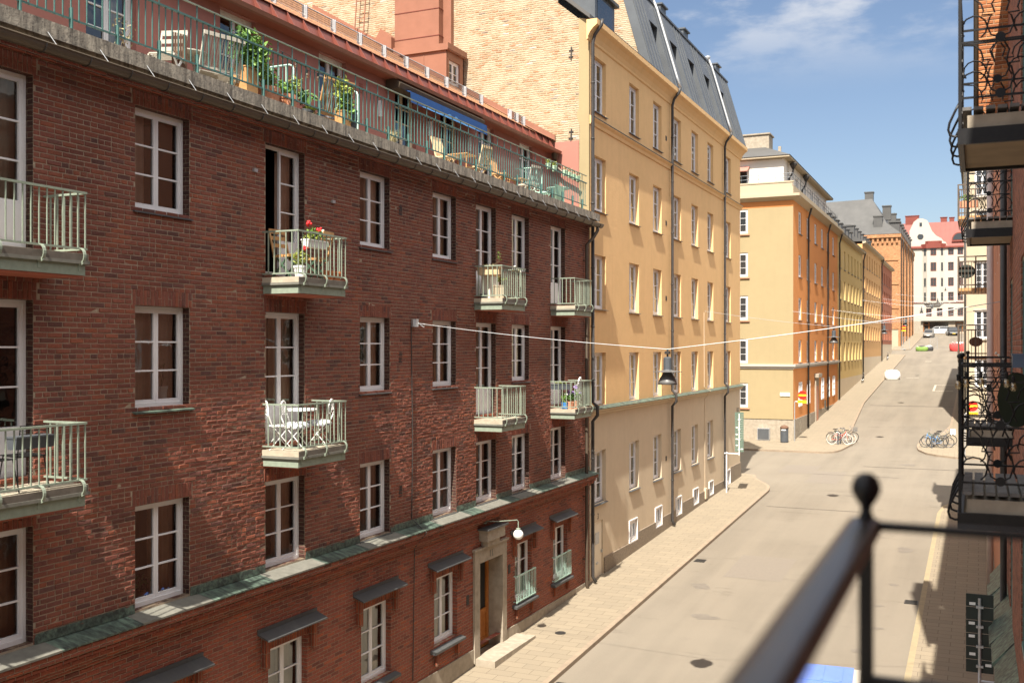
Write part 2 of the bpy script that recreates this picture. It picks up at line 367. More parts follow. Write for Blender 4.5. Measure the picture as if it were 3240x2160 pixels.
def check_mat():
    N = NT('checked_cushion_cloth'); v = coords(N); ck = N.n('ShaderNodeTexChecker', {'Vector': v, 'Scale': 16, 'Color1': (.75,.74,.72,1), 'Color2': (.07,.09,.16,1)})
    N.link(mix(N, .35, ck.outputs[0], (.70,.69,.67)), N.b.inputs['Base Color']); N.b.inputs['Roughness'].default_value = .9; return N.m
M['check'] = check_mat()
def asphalt():
    N = NT('worn_asphalt'); v = coords(N)
    mpn = N.n('ShaderNodeMapping', {'Vector': v, 'Scale': (1.0, .05, 1)}).outputs[0]
    tr = rng(N, noise(N, mpn, .9, 4), .38, .66); sp = rng(N, noise(N, v, 70, 5, .75), .3, .75, .84, 1.14); pt = rng(N, noise(N, v, .22, 5, .6), .42, .62)
    a = mix(N, tr, (.200,.172,.135), (.163,.141,.112)); a = mix(N, N.n('ShaderNodeMath', {0: pt, 1: .4}, operation='MULTIPLY').outputs[0], a, (.225,.196,.155))
    mst = N.n('ShaderNodeMapping', {'Vector': v, 'Scale': (.55, 1.6, 1)}).outputs[0]
    st = rng(N, noise(N, mst, .8, 8, .72), .58, .74, 0, .6); a = mix(N, st, a, (.088,.075,.06))
    a = N.n('ShaderNodeVectorMath', {0: a, 'Scale': sp}, operation='SCALE').outputs[0]
    N.link(a, N.b.inputs['Base Color']); N.b.inputs['Roughness'].default_value = .9; N.b.inputs['Specular IOR Level'].default_value = .2
    bump(N, noise(N, v, 60, 6, .7), .5, .01); return N.m
M['asphalt'] = asphalt()
M['tar'] = plain('dark_tar_seam', (.085,.072,.058), (.13,.11,.088), .8, 4)
M['oil'] = plain('oil_stain', (.135,.116,.094), (.165,.142,.115), .75, 5)
M['patch'] = plain('darker_asphalt_patch', (.185,.158,.128), (.165,.142,.115), .9, 12)
def paving():
    N = NT('concrete_paving_slabs'); v = coords(N)
    bt = N.n('ShaderNodeTexBrick', {'Vector': v, 'Scale': 1, 'Mortar Size': .010, 'Mortar Smooth': .2, 'Brick Width': .70, 'Row Height': .35, 'Bias': 0, 'Color1': (.255,.212,.152,1), 'Color2': (.228,.19,.138,1), 'Mortar': (.15,.122,.09,1)}, offset=.5)
    st = rng(N, noise(N, v, 1.2, 7, .7), .55, .75, 0, .4); a = mix(N, st, bt.outputs[0], (.20,.17,.13))
    sp = rng(N, noise(N, v, 50, 5, .7), .3, .75, .9, 1.1); a = N.n('ShaderNodeVectorMath', {0: a, 'Scale': sp}, operation='SCALE').outputs[0]
    N.link(a, N.b.inputs['Base Color']); N.b.inputs['Roughness'].default_value = .9; N.b.inputs['Specular IOR Level'].default_value = .2
    inv = N.n('ShaderNodeMath', {0: 1., 1: bt.outputs[1]}, operation='SUBTRACT').outputs[0]; bump(N, inv, .3, .008); return N.m
M['paving'] = paving()
M['kerb'] = plain('granite_kerb', (.29,.225,.16), (.21,.165,.12), .85, 4)
M['kerby'] = plain('yellow_painted_kerb', (.31,.25,.15), (.25,.205,.13), .85, 4)
M['mark'] = plain('worn_white_road_paint', (.50,.46,.38), (.30,.26,.21), .8, 5)
M['iron'] = plain('cast_iron_cover', (.055,.05,.045), (.035,.032,.03), .6, 20, metal=.4)
M['earth'] = plain('distant_ground', (.16,.14,.11), (.12,.105,.085), .9, .1)
M['signred'] = plain('red_sign_face', (.72,.025,.015), (.66,.02,.012), .4, 2)
M['signyel'] = plain('yellow_sign_face', (.85,.55,.03), (.8,.5,.025), .4, 2)
M['signgreen'] = plain('dull_green_sign_face', (.13,.18,.14), (.10,.15,.12), .5, 2)
M['signback'] = plain('dark_green_sign_back', (.025,.033,.028), (.02,.027,.023), .6, 4)
M['rubber'] = plain('black_rubber', (.018,.018,.018), (.03,.03,.03), .8, 12)
M['wtyre'] = plain('cream_tyre', (.62,.60,.54), (.55,.53,.47), .7, 12)
M['chrome'] = plain('chromed_steel', (.65,.65,.66), (.55,.55,.56), .25, 12, metal=.9)
M['saddle'] = plain('black_leather', (.02,.019,.018), (.03,.027,.025), .5, 12)
for nm, c in dict(bred=(.55,.06,.04), bblue=(.10,.26,.52), bblk=(.03,.03,.035), bwht=(.62,.62,.60), bgrn=(.06,.11,.07), car_grey=(.20,.185,.165), car_white=(.78,.79,.80), car_black=(.02,.022,.025)).items():
    M[nm] = plain(nm.replace('bred','red_bike').replace('bblue','blue_bike').replace('bblk','black_bike').replace('bwht','white_bike').replace('bgrn','green_bike')+'_paint', c, tuple(x*.9 for x in c), .28, 3, spec=.6)
M['rail'] = plain('worn_black_handrail', (.013,.012,.012), (.035,.024,.019), .33, 9, spec=.5)
M['brownmetal'] = plain('brown_grey_metal', (.12,.09,.065), (.08,.06,.045), .5, 4)
M['boxblue'] = plain('blue_grey_box', (.06,.09,.14), (.05,.075,.12), .4, 3)
M['olive'] = plain('dark_olive_table', (.03,.032,.015), (.02,.022,.012), .5, 3)
M['cpaint2'] = plain('cream_door_paint', (.72,.64,.50), (.66,.58,.45), .5, 3)
def bulbmat():
    N = NT('clear_bulb_glass'); out = N.t.nodes['Material Output']
    gl = N.n('ShaderNodeBsdfGlossy', {'Color': (1,.93,.8,1), 'Roughness': .05}); tr = N.n('ShaderNodeBsdfTransparent', {'Color': (.93,.84,.66,1)})
    m = N.n('ShaderNodeMixShader', {0: .2}); N.link(tr.outputs[0], m.inputs[1]); N.link(gl.outputs[0], m.inputs[2]); N.link(m.outputs[0], out.inputs[0]); return N.m
M['bulb'] = bulbmat()
M['bagw'] = plain('white_woven_sack', (.78,.77,.74), (.66,.65,.62), .8, 6)
M['bagr'] = plain('red_woven_sack', (.66,.07,.06), (.55,.05,.05), .8, 6)
M['bagg'] = plain('lime_green_sack', (.17,.28,.05), (.12,.2,.04), .7, 6)
M['bagk'] = plain('black_sack', (.03,.03,.03), (.05,.05,.05), .45, 6)

# ------------------------------------------------------------------ helpers: facades and windows
class Fac:   # a vertical plane: origin, direction along it, outward normal
    def __init__(s, o, u, n, rot): s.o, s.u, s.n, s.rot = Vector(o), Vector(u), Vector(n), rot
    def p(s, u, v, n=0): return s.o + s.u*u + Vector((0,0,v)) + s.n*n
def west(X): return Fac((X,0,0), (0,1,0), (1,0,0), -math.pi/2)      # left side of the street, faces the street
def east(X): return Fac((X,0,0), (0,1,0), (-1,0,0), math.pi/2)      # right side of the street
def south(Y): return Fac((0,Y,0), (1,0,0), (0,-1,0), math.pi)       # faces the camera
def wall(mb, F, u0, u1, v0, v1, ops=(), rev=.12, rmb=None):
    us = sorted({u0, u1} | {a for o in ops for a in o[:2]}); vs = sorted({v0, v1} | {a for o in ops for a in o[2:4]})
    us = [x for x in us if u0 <= x <= u1]; vs = [x for x in vs if v0 <= x <= v1]
    for i in range(len(us)-1):
        for j in range(len(vs)-1):
            uc, vc = (us[i]+us[i+1])/2, (vs[j]+vs[j+1])/2
            if any(o[0] < uc < o[1] and o[2] < vc < o[3] for o in ops): continue
            mb.quad(F.p(us[i],vs[j]), F.p(us[i+1],vs[j]), F.p(us[i+1],vs[j+1]), F.p(us[i],vs[j+1]))
    for a, b, c, d in [o[:4] for o in ops]:
        for q in (((a,c),(a,d)), ((b,c),(b,d)), ((a,d),(b,d)), ((a,c),(b,c))):
            (rmb or mb).quad(F.p(*q[0]), F.p(*q[1]), F.p(*q[1],-rev), F.p(*q[0],-rev))
    return mb
def window_proto(name, W, H, cols=2, rows=3, door=0., frame='wpaint', curtain=None, rich=True, fw=.055, glass='glass', room='room', sill=None, casw=.05, skip=()):
    """local: x along the wall, y outward (0 = frame front), z up from the bottom of the opening"""
    mb = MB(); d = .07
    mb.box(-W/2, -W/2+fw, -d, 0, 0, H); mb.box(W/2-fw, W/2, -d, 0, 0, H); mb.box(-W/2+fw, W/2-fw, -d, 0, H-fw, H); mb.box(-W/2+fw, W/2-fw, -d, .012, 0, fw+.015)
    o = mb.build(name, M[frame]); iw = W-2*fw; cw = iw/cols
    pn = MB(); cs = MB(); z0, z1 = fw+.017, H-fw-.002
    for k in range(cols):
        if k in skip: continue
        a = -W/2+fw+k*cw+.002; b = a+cw-.004; e = casw; mb2 = MB() if rich else cs
        mb2.box(a, a+e, -d+.012, -.014, z0, z1); mb2.box(b-e, b, -d+.012, -.014, z0, z1)
        zb = z0+max(door, .06); mb2.box(a+e, b-e, -d+.012, -.014, z1-e, z1); mb2.box(a+e, b-e, -d+.012, -.014, z0, zb)
        if door: mb2.box(a+e+.04, b-e-.04, -.02, -.009, z0+.08, zb-.08)
        for r in range(1, rows):
            zz = zb+(z1-e-zb)*r/rows; mb2.box(a+e, b-e, -d+.018, -.016, zz-.013, zz+.013)
        pn.quad((b-e*.5,-.045,zb-.01), (a+e*.5,-.045,zb-.01), (a+e*.5,-.045,z1-e*.5), (b-e*.5,-.045,z1-e*.5))
        if rich: mb2.build('casement', M[frame], o)
    if not rich: cs.build('casement', M[frame], o)
    pn.build('pane', M[glass], o)
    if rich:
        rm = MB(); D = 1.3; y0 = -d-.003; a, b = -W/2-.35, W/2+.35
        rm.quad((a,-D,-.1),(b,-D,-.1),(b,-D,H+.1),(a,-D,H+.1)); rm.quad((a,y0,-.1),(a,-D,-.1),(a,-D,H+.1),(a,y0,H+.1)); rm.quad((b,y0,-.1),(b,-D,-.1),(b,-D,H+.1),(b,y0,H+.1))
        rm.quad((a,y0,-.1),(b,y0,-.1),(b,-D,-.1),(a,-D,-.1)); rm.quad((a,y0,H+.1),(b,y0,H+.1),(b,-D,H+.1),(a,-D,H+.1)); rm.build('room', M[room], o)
        for (ca, cb, mt, zt) in (curtain or ()):
            cm = MB(); n = 28; pts = []
            for i in range(n+1):
                t = i/n; x = -W/2+W*(ca+(cb-ca)*t); pts.append((x, -.20+.022*math.sin(t*(cb-ca)*W*46+ca*7)+.008*math.sin(t*17)))
            for i in range(n): cm.quad((*pts[i],.03+H*zt), (*pts[i+1],.03+H*zt), (*pts[i+1],H-.05), (*pts[i],H-.05))
            cm.build('curtain', M[mt], o, smooth=True)
    if sill:
        sm = MB(); mt, out, ext, dz = sill; sm.prism([(-W/2-ext,.0,-.005),(-W/2-ext,out,-.03-dz),(-W/2-ext,out,-.055-dz),(-W/2-ext,0,-.03)], (W+2*ext,0,0)); sm.build('sill', M[mt], o)
    return o
def put_windows(proto, root, F, spots, depth, first):
    """spots: (u centre, v bottom); the first call uses the prototype itself"""
    base = wloc(root)
    for (u, v) in spots:
        p = F.p(u, v, -depth) - base
        if first[0]:
            proto.parent = root; proto.location = p; proto.rotation_euler = (0, 0, F.rot); freeze(proto); first[0] = False
        else: dup(proto, root, p, F.rot)
# ------------------------------------------------------------------ setting: ground, road, pavements
PROF = [(-60,-2.2),(24,.94),(57.4,2.15),(72,2.5),(75,2.62),(161.7,8.32),(172,8.95),(205,11.1),(222,12.15),(245,12.6),(400,13)]
def prof(s):
    for (a, b), (c, d) in zip(PROF, PROF[1:]):
        if s <= c: return b+(d-b)*(s-a)/(c-a)
    return PROF[-1][1]
def lin(pts):
    def f(s):
        if s <= pts[0][0]: return pts[0][1]
        for (a, b), (c, d) in zip(pts, pts[1:]):
            if s <= c: return b+(d-b)*(s-a)/(c-a)
        return pts[-1][1]
    return f
def frange(a, b, st):
    n = max(1, int(round((b-a)/st))); return [a+(b-a)*i/n for i in range(n+1)]
KERB = .12
def strip(name, L, Rr, s0, s1, st, m, dz=0., kind='structure', sides=True, kw=.16, km='kerb', kl=True, kr=True, label=None):
    mb = MB(); ss = sorted(set(frange(s0, s1, st)))
    for a, b in zip(ss, ss[1:]):
        za, zb = prof(a)+dz, prof(b)+dz; la, lb, ra, rb = L(a), L(b), Rr(a), Rr(b)
        mb.mi = 0
        xl = (la+(kw if kl and sides else 0), lb+(kw if kl and sides else 0)); xr = (ra-(kw if kr and sides else 0), rb-(kw if kr and sides else 0))
        mb.quad((xl[0],a,za),(xr[0],a,za),(xr[1],b,zb),(xl[1],b,zb))
        if sides:
            mb.mi = 1
            if kl: mb.quad((la,a,za),(xl[0],a,za),(xl[1],b,zb),(lb,b,zb)); mb.quad((la,a,za-.2),(la,a,za),(lb,b,zb),(lb,b,zb-.2))
            if kr: mb.quad((xr[0],a,za),(ra,a,za),(rb,b,zb),(xr[1],b,zb)); mb.quad((ra,a,za),(ra,a,za-.2),(rb,b,zb-.2),(rb,b,zb))
    if sides:
        mb.mi = 1
        for a in (ss[0], ss[-1]): mb.quad((L(a),a,prof(a)+dz),(Rr(a),a,prof(a)+dz),(Rr(a),a,prof(a)+dz-.2),(L(a),a,prof(a)+dz-.2))
    o = mb.build(name, [M[m], M[km]]); return tag(o, kind=kind)
g = MB(); ys = [-1500,-60,24,57,75,162,205,245,320,1800]; zs = [-2.9,-2.9,.2,1.4,1.8,7.5,10.2,11.6,12,12]
for (a, za), (b, zb) in zip(list(zip(ys, zs)), list(zip(ys, zs))[1:]): g.quad((-1500,a,za),(1500,a,za),(1500,b,zb),(-1500,b,zb))
tag(g.build('ground', M['earth']), kind='structure')
con = lambda x: (lambda s: x)
strip('road', con(-12.6), con(3.0), -40, 236, 1.2, 'asphalt', -KERB, sides=False)
strip('cross_street', con(-70), con(-12.6), 55, 76, 1.0, 'asphalt', -KERB, sides=False)
strip('cross_street', con(3.0), con(70), 54, 76, 1.0, 'asphalt', -KERB, sides=False)
strip('upper_cross_street', con(-60), con(-12.6), 160, 174, 2, 'asphalt', -KERB, sides=False)
strip('pavement', con(-12.6), lin([(0,-9.8),(53.6,-9.8),(54.6,-9.95),(55.4,-10.25),(56.2,-10.7),(57,-11.1),(58.3,-11.45),(58.6,-12.2)]), -40, 58.6, .35, 'paving', kl=False)
strip('pavement', lin([(-40,-1.69),(50,-1.69),(52,-1.5),(53,-1.0),(54,.2)]), con(3), -40, 54, .5, 'paving', km='kerby', kr=False)
strip('pavement', con(-60), lin([(70.15,-9.3),(70.5,-8.75),(71.2,-8.5),(72,-8.35),(74.6,-8.05),(77.3,-7.86),(78.5,-8.35),(84,-8.87),(100,-9.6),(161.7,-9.7)]), 70.15, 75.45, .25, 'paving', kl=False)
strip('pavement', con(-12.6), lin([(75.45,-8.0),(77.3,-7.86),(78.5,-8.35),(84,-8.87),(100,-9.6),(161.2,-9.75),(162,-11)]), 75.45, 162, .8, 'paving', kl=False)
strip('pavement', lin([(70.2,-1.3),(70.8,-2.3),(71.8,-3.1),(73.5,-3.7),(75.5,-3.85),(78,-3.66),(80,-2.6),(86,-2.0),(160,-1.8)]), con(60), 70.2, 160, .8, 'paving', kr=False)
strip('pavement', con(-12.6), lin([(172.5,-10.8),(174,-9.8),(222,-9.7)]), 172.5, 222, 2, 'paving', kl=False)
strip('pavement', con(-60), con(60), 226.5, 236, 3, 'paving')
def ground_patch(name, x0, x1, y0, y1, m, dz):
    mb = MB(); 
    for a, b in zip(frange(y0,y1,1), frange(y0,y1,1)[1:]): mb.quad((x0,a,prof(a)+dz),(x1,a,prof(a)+dz),(x1,b,prof(b)+dz),(x0,b,prof(b)+dz))
    return tag(mb.build(name, M[m]), kind='structure')
ground_patch('asphalt_patch', -8.6, -6.9, 57.2, 61.8, 'patch', -KERB+.004)
ground_patch('asphalt_patch', -10.6, -8.6, 60.5, 64, 'patch', -KERB+.004)
ground_patch('asphalt_patch', -4.6, -3.9, 30, 44, 'patch', -KERB+.004)
ground_patch('asphalt_patch', -8.2, -6.2, 36, 39.5, 'patch', -KERB+.004)
def stain(name, x, y, rx, ry, m, dz, n=16):
    mb = MB(); pts = []
    for k in range(n):
        a = 2*math.pi*k/n; f = random.uniform(.6,1.15); yy = y+ry*f*math.sin(a); pts.append((x+rx*f*math.cos(a), yy, prof(yy)+dz))
    c = (x, y, prof(y)+dz)
    for k in range(n): mb.quad(c, pts[k], pts[(k+1) % n])
    return tag(mb.build(name, M[m]), kind='structure')
for x0, x1, y0, y1 in ((-6.3,-1.2,64.6,64.8),(-8.6,-4.0,60.5,60.64),(-9.0,-1.9,98.6,98.95),(-9.2,-5.0,49.6,49.72)): 
    ground_patch('tar_seam', x0, x1, y0, y1, 'tar', -KERB+.006)
for x, y, rx, ry in ((-3.6,24.7,.55,.12),(-2.9,24.5,.18,.16),(-3.0,29.5,.22,.2),(-2.7,31.8,.2,.12),(-2.9,34.2,.25,.1),(-2.6,37,.18,.16),(-3.9,66.3,.5,.6),(-7.6,31,.5,.3),(-8.6,34.5,.35,.5),(-4.2,45,.5,.3),(-2.6,42.5,.3,.5),(-7.9,22.5,.3,.2)): stain('oil_stain', x, y, rx, ry, 'oil', -KERB+.005)
for x, y in ((-9.55,24),(-9.5,38),(-1.95,35)): 
    g_ = MB(); z_ = prof(y)-KERB+.004; g_.box(x-.2,x+.2,y-.25,y+.25,z_-.02,z_+.004)
    for k in range(6): g_.box(x-.17,x+.17,y-.21+k*.08,y-.18+k*.08,z_+.004,z_+.012)
    tag(g_.build('drain_grate', M['iron']), {24:'iron drain grate in the left gutter nearest the brick doorway',38:'iron drain grate in the left gutter by the yellow building',35:'iron drain grate in the right gutter'}[y], 'drain')
for x0, x1, y0, y1 in [(-4.2,-2.3,118,118.25),(-4.2,-2.3,112,112.25),(-4.25,-4.05,112,118.2),(-7.6,-6.2,126,126.3),(-6.6,-5.8,150,150.5)]: ground_patch('parking_bay_marking', x0, x1, y0, y1, 'mark', -KERB+.008)
# ------------------------------------------------------------------ left: the red brick building
XW = -12.1; FW = west(XW)
bb = thing('brick_apartment_building', 'dark red brick building with green railed balconies and a planted roof terrace', 'building', (-18, 17, 0))
COLS = [9.75, 12.89, 16.14, 19.35, 22.58, 24.95, 27.24, 30.15]; OW = 1.22
ROWS = [11.49, 8.33, 5.16]; DOORC = (0, 2, 5, 7)
ops = []; wins = []
for i, c in enumerate([6.5, 3.3] + COLS):
    for r, z in enumerate(ROWS):
        dr = (i-2) in DOORC and r < 2
        zb = z-.82 if dr else z
        ops.append((c-OW/2, c+OW/2, zb, z+1.64)); wins.append((c, zb, dr, r, i-2))
LOW = [(12.9,1.22),(16.22,1.22),(19.4,1.22),(22.65,1.2),(27.45,1.2),(30.35,1.2),(6.5,1.22),(9.7,1.22)]
lops = [(c-w_/2, c+w_/2, 2.0, 3.66) for c, w_ in LOW]
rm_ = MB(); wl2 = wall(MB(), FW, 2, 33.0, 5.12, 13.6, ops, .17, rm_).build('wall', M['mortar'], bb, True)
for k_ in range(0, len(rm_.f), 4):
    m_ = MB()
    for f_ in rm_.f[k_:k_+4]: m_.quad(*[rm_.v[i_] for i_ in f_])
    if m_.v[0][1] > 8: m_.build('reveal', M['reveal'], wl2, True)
wall(MB(), FW, 2, 33.0, 1.38, 5.0, lops + [(24.16,26.17,1.38,3.95)], .16).build('lower_wall', M['brick_low'], bb, True)
mb = MB(); FP = west(XW+.03); wall(mb, FP, 2, 24.16, -.6, 1.38); wall(mb, FP, 26.17, 33.0, .4, 1.38); mb.quad((XW+.03,2,1.38),(XW+.03,24.16,1.38),(XW,24.16,1.38),(XW,2,1.38)); mb.quad((XW+.03,26.17,1.38),(XW+.03,33,1.38),(XW,33,1.38),(XW,26.17,1.38))
mb.build('plinth', M['stone'], bb, True)
mb = MB(); wall(mb, south(2.0), -24, XW, -2, 16); wall(mb, Fac((0,33.0,0),(1,0,0),(0,1,0),0), -13.4, XW, 0, 13.6); mb.build('end_wall', M['brick_low'], bb, True)
# every brick of the upper wall, laid in courses with a header course each seventh row
rb2 = random.Random(11)
bv, bf, btone = [], [], []
def lay(y0, y1, z0, z1, tone, pr=None, bevel=.011):
    """one brick on the wall plane, slightly crooked and proud of the mortar"""
    if y1-y0 < .03 or z1-z0 < .02: return
    p = rb2.uniform(.006, .013) if pr is None else pr; b = min(bevel*rb2.uniform(.7,1.25), (z1-z0)*.3, (y1-y0)*.3)
    j = lambda a: rb2.uniform(-a, a); o = len(bv); q = [(y0,z0),(y1,z0),(y1,z1),(y0,z1)]; sg = [(1,1),(-1,1),(-1,-1),(1,-1)]; tx, tz = j(.0045), j(.0030)
    q = [(y+j(.0025), z+j(.0022)) for y, z in q]
    for y, z in q: bv.append((XW-.003, y, z))
    for k, (y, z) in enumerate(q): bv.append((XW+p*.45, y, z))
    for k, (y, z) in enumerate(q): bv.append((XW+p+sg[k][0]*tx+sg[k][1]*tz+j(.0018), y+sg[k][0]*b, z+sg[k][1]*b))
    for r in (0, 4):
        for k in range(4): m = (k+1) % 4; bf.append((o+r+k, o+r+m, o+r+4+m, o+r+4+k)); btone.append(tone)
    bf.append((o+8, o+9, o+10, o+11)); btone.append(tone)
CH = .0771; JT = .0145; nrow = 0; z = 5.125
lint = [(c-OW/2-.07, c+OW/2+.07, ROWS[r]+1.64, ROWS[r]+1.64+(.255 if r else .25)) for c, zb, dr, r, i in wins]
while z < 13.42:
    zc = z+CH/2; header = nrow % 7 == 3
    cuts = sorted([(o_[0], o_[1]) for o_ in list(ops)+lint if o_[2] < zc < o_[3]])
    free = []; a_ = 8.4
    for c0, c1 in cuts:
        if c1 < a_: continue
        if c0 > a_: free.append((a_, c0))
        a_ = max(a_, c1)
    free.append((a_, 33.0))
    L = .1325 if header else .265; off = (nrow % 2)*L/2 + rb2.uniform(-.012,.012)
    for f0, f1 in free:
        k = int(math.floor((f0-off)/L)); y = off+k*L
        while y < f1:
            y0, y1 = max(y, f0), min(y+L, f1); t = rb2.random()
            if not header and rb2.random() < .07: lay(y0+JT/2, (y0+y1)/2-JT/2, z+JT/2, z+CH-JT/2, rb2.random()); lay((y0+y1)/2+JT/2, y1-JT/2, z+JT/2, z+CH-JT/2, t)
            else: lay(y0+JT/2, y1-JT/2, z+JT/2, z+CH-JT/2, t, pr=.002 if rb2.random() < .012 else None)
            y += L
    z += CH; nrow += 1
def brick_mesh(name):
    global bv, bf, btone
    me = bpy.data.meshes.new(name); me.from_pydata(bv, [], bf); me.materials.append(M['hbrick']); at = me.attributes.new('tone', 'FLOAT', 'FACE'); at.data.foreach_set('value', btone); me.update()
    o = bpy.data.objects.new(name, me); col.objects.link(o); o.parent = bb; o.location = -wloc(bb); bv, bf, btone = [], [], []; return o
brick_mesh('brick_courses')
for c, zb, dr, r, i in wins:   # lintels of bricks on end
    if c < 8.5: continue
    zt = ROWS[r]+1.64; h = .255 if r else .25; y = c-OW/2-.06; n = 17; st = (OW+.12)/n
    for k in range(n):
        a_ = y+k*st
        if k % 3 == 1: lay(a_+.005, a_+st-.005, zt+.004, zt+h*.5-.005, rb2.random()); lay(a_+.005, a_+st-.005, zt+h*.5+.005, zt+h-.006, rb2.random())
        else: lay(a_+.005, a_+st-.005, zt+.004, zt+h-.006, rb2.random())
    brick_mesh('lintel')
# windows
kinds = [
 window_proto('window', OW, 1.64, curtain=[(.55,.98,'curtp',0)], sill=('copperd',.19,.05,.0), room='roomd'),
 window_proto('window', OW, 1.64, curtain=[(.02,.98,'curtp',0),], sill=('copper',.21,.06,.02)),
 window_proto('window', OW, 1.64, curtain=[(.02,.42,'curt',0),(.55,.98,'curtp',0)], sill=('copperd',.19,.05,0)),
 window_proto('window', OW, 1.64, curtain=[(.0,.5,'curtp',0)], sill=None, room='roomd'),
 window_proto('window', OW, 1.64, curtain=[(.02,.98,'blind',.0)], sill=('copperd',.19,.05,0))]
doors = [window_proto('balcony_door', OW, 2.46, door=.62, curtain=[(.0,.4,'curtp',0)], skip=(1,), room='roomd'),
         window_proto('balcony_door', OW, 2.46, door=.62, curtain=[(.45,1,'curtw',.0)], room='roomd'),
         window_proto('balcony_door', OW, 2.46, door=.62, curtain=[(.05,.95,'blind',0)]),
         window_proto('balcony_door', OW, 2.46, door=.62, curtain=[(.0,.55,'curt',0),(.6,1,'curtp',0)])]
fk = [[True] for _ in kinds]; fd = [[True] for _ in doors]
for c, zb, dr, r, i in wins:
    if c < 8.5: continue
    if dr:
        k = (i+r) % 3; k = {(2,0):0,(2,1):3,(0,0):3,(0,1):1}.get((i,r), k or 3); put_windows(doors[k], bb, FW, [(c, zb)], .14, fd[k])
    else:
        k = {(1,0):0,(1,1):1,(3,0):2,(3,1):2,(1,2):3,(2,2):3,(0,2):3,(3,2):4,(4,2):4}.get((i,r), (2 if r < 2 else 4)); put_windows(kinds[k], bb, FW, [(c, zb)], .14, fk[k])
gk = window_proto('window', 1.22, 1.66, curtain=[(.02,.98,'curtw',0)], rich=True); fg = [True]
put_windows(gk, bb, FW, [(c, 2.0) for c, w_ in LOW if c > 12], .13, fg)
# copper covered ledge with corbelled bricks
mb = MB(); mb.prism([(XW-.13,2,5.15),(XW+.36,2,5.045),(XW+.36,2,5.02),(XW-.13,2,5.11)], (0,31.05,0)); mb.build('ledge', M['copper'], bb, True)
for c in COLS+[6.5,3.3]: MB().prism([(XW-.13,c-.80,5.153),(XW+.363,c-.80,5.049),(XW+.363,c-.80,5.018),(XW-.13,c-.80,5.12)], (0,1.60,0)).build('ledge_slab', M['slate'], bb, True)
edges = sorted([2] + [x for c in COLS+[6.5,3.3] for x in (c-OW/2-.02, c+OW/2+.02)] + [33.0])
for a, b in zip(edges[::2], edges[1::2]): MB().prism([(XW,a,5.13),(XW+.02,a,5.13),(XW+.012,a,5.27),(XW,a,5.27)], (0,b-a,0)).build('ledge_flashing', M['copper'], bb, True)
mb = MB()
for k, (o_, z0, z1) in enumerate([(.32,4.90,5.01),(.25,4.80,4.90),(.17,4.70,4.80),(.08,4.62,4.70)]): mb.box(XW-.02, XW+o_, 2, 33.0, z0, z1)
mb.build('cornice', M['brick_low'], bb, True)
# hoods and sills of the ground floor windows
for c, w_ in LOW:
    if c < 12: continue
    mb = MB(); mb.prism([(XW,c-w_/2-.32,4.10),(XW+.02,c-w_/2-.32,4.10),(XW+.02,c-w_/2-.32,4.03),(XW+.27,c-w_/2-.32,3.93),(XW+.27,c-w_/2-.32,3.905),(XW,c-w_/2-.32,4.0)], (0,w_+.64,0)); mb.build('window_hood', M['copperd'], bb, True)
    mb = MB(); mb.prism([(XW-.02,c-w_/2-.03,3.66),(XW-.02,c+w_/2+.03,3.66),(XW-.02,c+w_/2+.10,3.92),(XW-.02,c-w_/2-.10,3.92)], (.028,0,0))
    for sgn in (-1, 1): mb.box(XW, XW+.11, c+sgn*(w_/2+.14)-.06, c+sgn*(w_/2+.14)+.06, 3.35, 3.92)
    mb.build('lintel', M['soldier'], bb, True)
    mb = MB(); mb.prism([(XW-.13,c-w_/2-.2,1.99),(XW+.16,c-w_/2-.2,1.92),(XW+.16,c-w_/2-.2,1.86),(XW-.13,c-w_/2-.2,1.88)], (0,w_+.4,0)); mb.build('window_ledge', M['copperd'], bb, True)
    for sgn in (-1, 1): MB().box(XW, XW+.09, c+sgn*(w_/2-.05)-.06, c+sgn*(w_/2-.05)+.06, 1.55, 1.86).build('sill_bracket', M['soldier'], bb, True)
for c in (27.45, 30.35):
    mb = MB(); X = XW+.10; a, b = c-.68, c+.68
    mb.box(X-.012, X+.012, a, b, 2.76, 2.79); mb.box(X-.01, X+.01, a, b, 2.02, 2.045)
    for k in range(13): y = a+(b-a)*k/12; mb.box(X-.008, X+.008, y-.008, y+.008, 2.0, 2.77)
    for y in (a, b): mb.box(XW-.01, X, y-.01, y+.01, 2.75, 2.78); mb.box(XW-.01, X, y-.01, y+.01, 2.02, 2.045)
    mb.build('window_railing', M['mint'], bb, True)
# stone portal with the oak door
po = MB(); po.box(XW-.5, XW+.06, 24.16, 24.47, .85, 3.58); po.box(XW-.5, XW+.06, 25.90, 26.17, .95, 3.58); po.box(XW-.02, XW+.06, 24.16, 26.17, 3.58, 3.93); po.box(XW-.5, XW-.02, 24.47, 25.9, 3.58, 3.95); po.box(XW-.02, XW+.10, 24.10, 26.23, 3.93, 3.99)
portal = po.build('portal', M['stone'], bb, True)
mb = MB(); mb.box(XW+.0, XW+.19, 24.66, 25.42, 4.0, 4.14); mb.box(XW+.0, XW+.26, 24.52, 25.62, 4.16, 4.42); mb.box(XW, XW+.30, 24.46, 25.68, 4.42, 4.46); mb.build('keystone', M['stone'], portal, True)
mb = MB(); mb.box(XW, XW+.33, 24.42, 25.72, 4.46, 4.50); mb.build('keystone_cap', M['copperd'], portal, True)
mb = MB(); mb.box(XW-.5, XW-.42, 24.47, 25.90, 1.0, 3.58); dr_ = mb.build('front_door', M['roomd'], bb, True)
mb = MB()
for y0, y1 in ((24.5,24.64),(25.10,25.24),(25.74,25.88)): mb.box(XW-.43, XW-.37, y0, y1, 1.05, 3.5)
for z0, z1 in ((1.05,1.3),(1.95,2.1),(3.4,3.55)): mb.box(XW-.425, XW-.375, 24.5, 25.88, z0, z1)
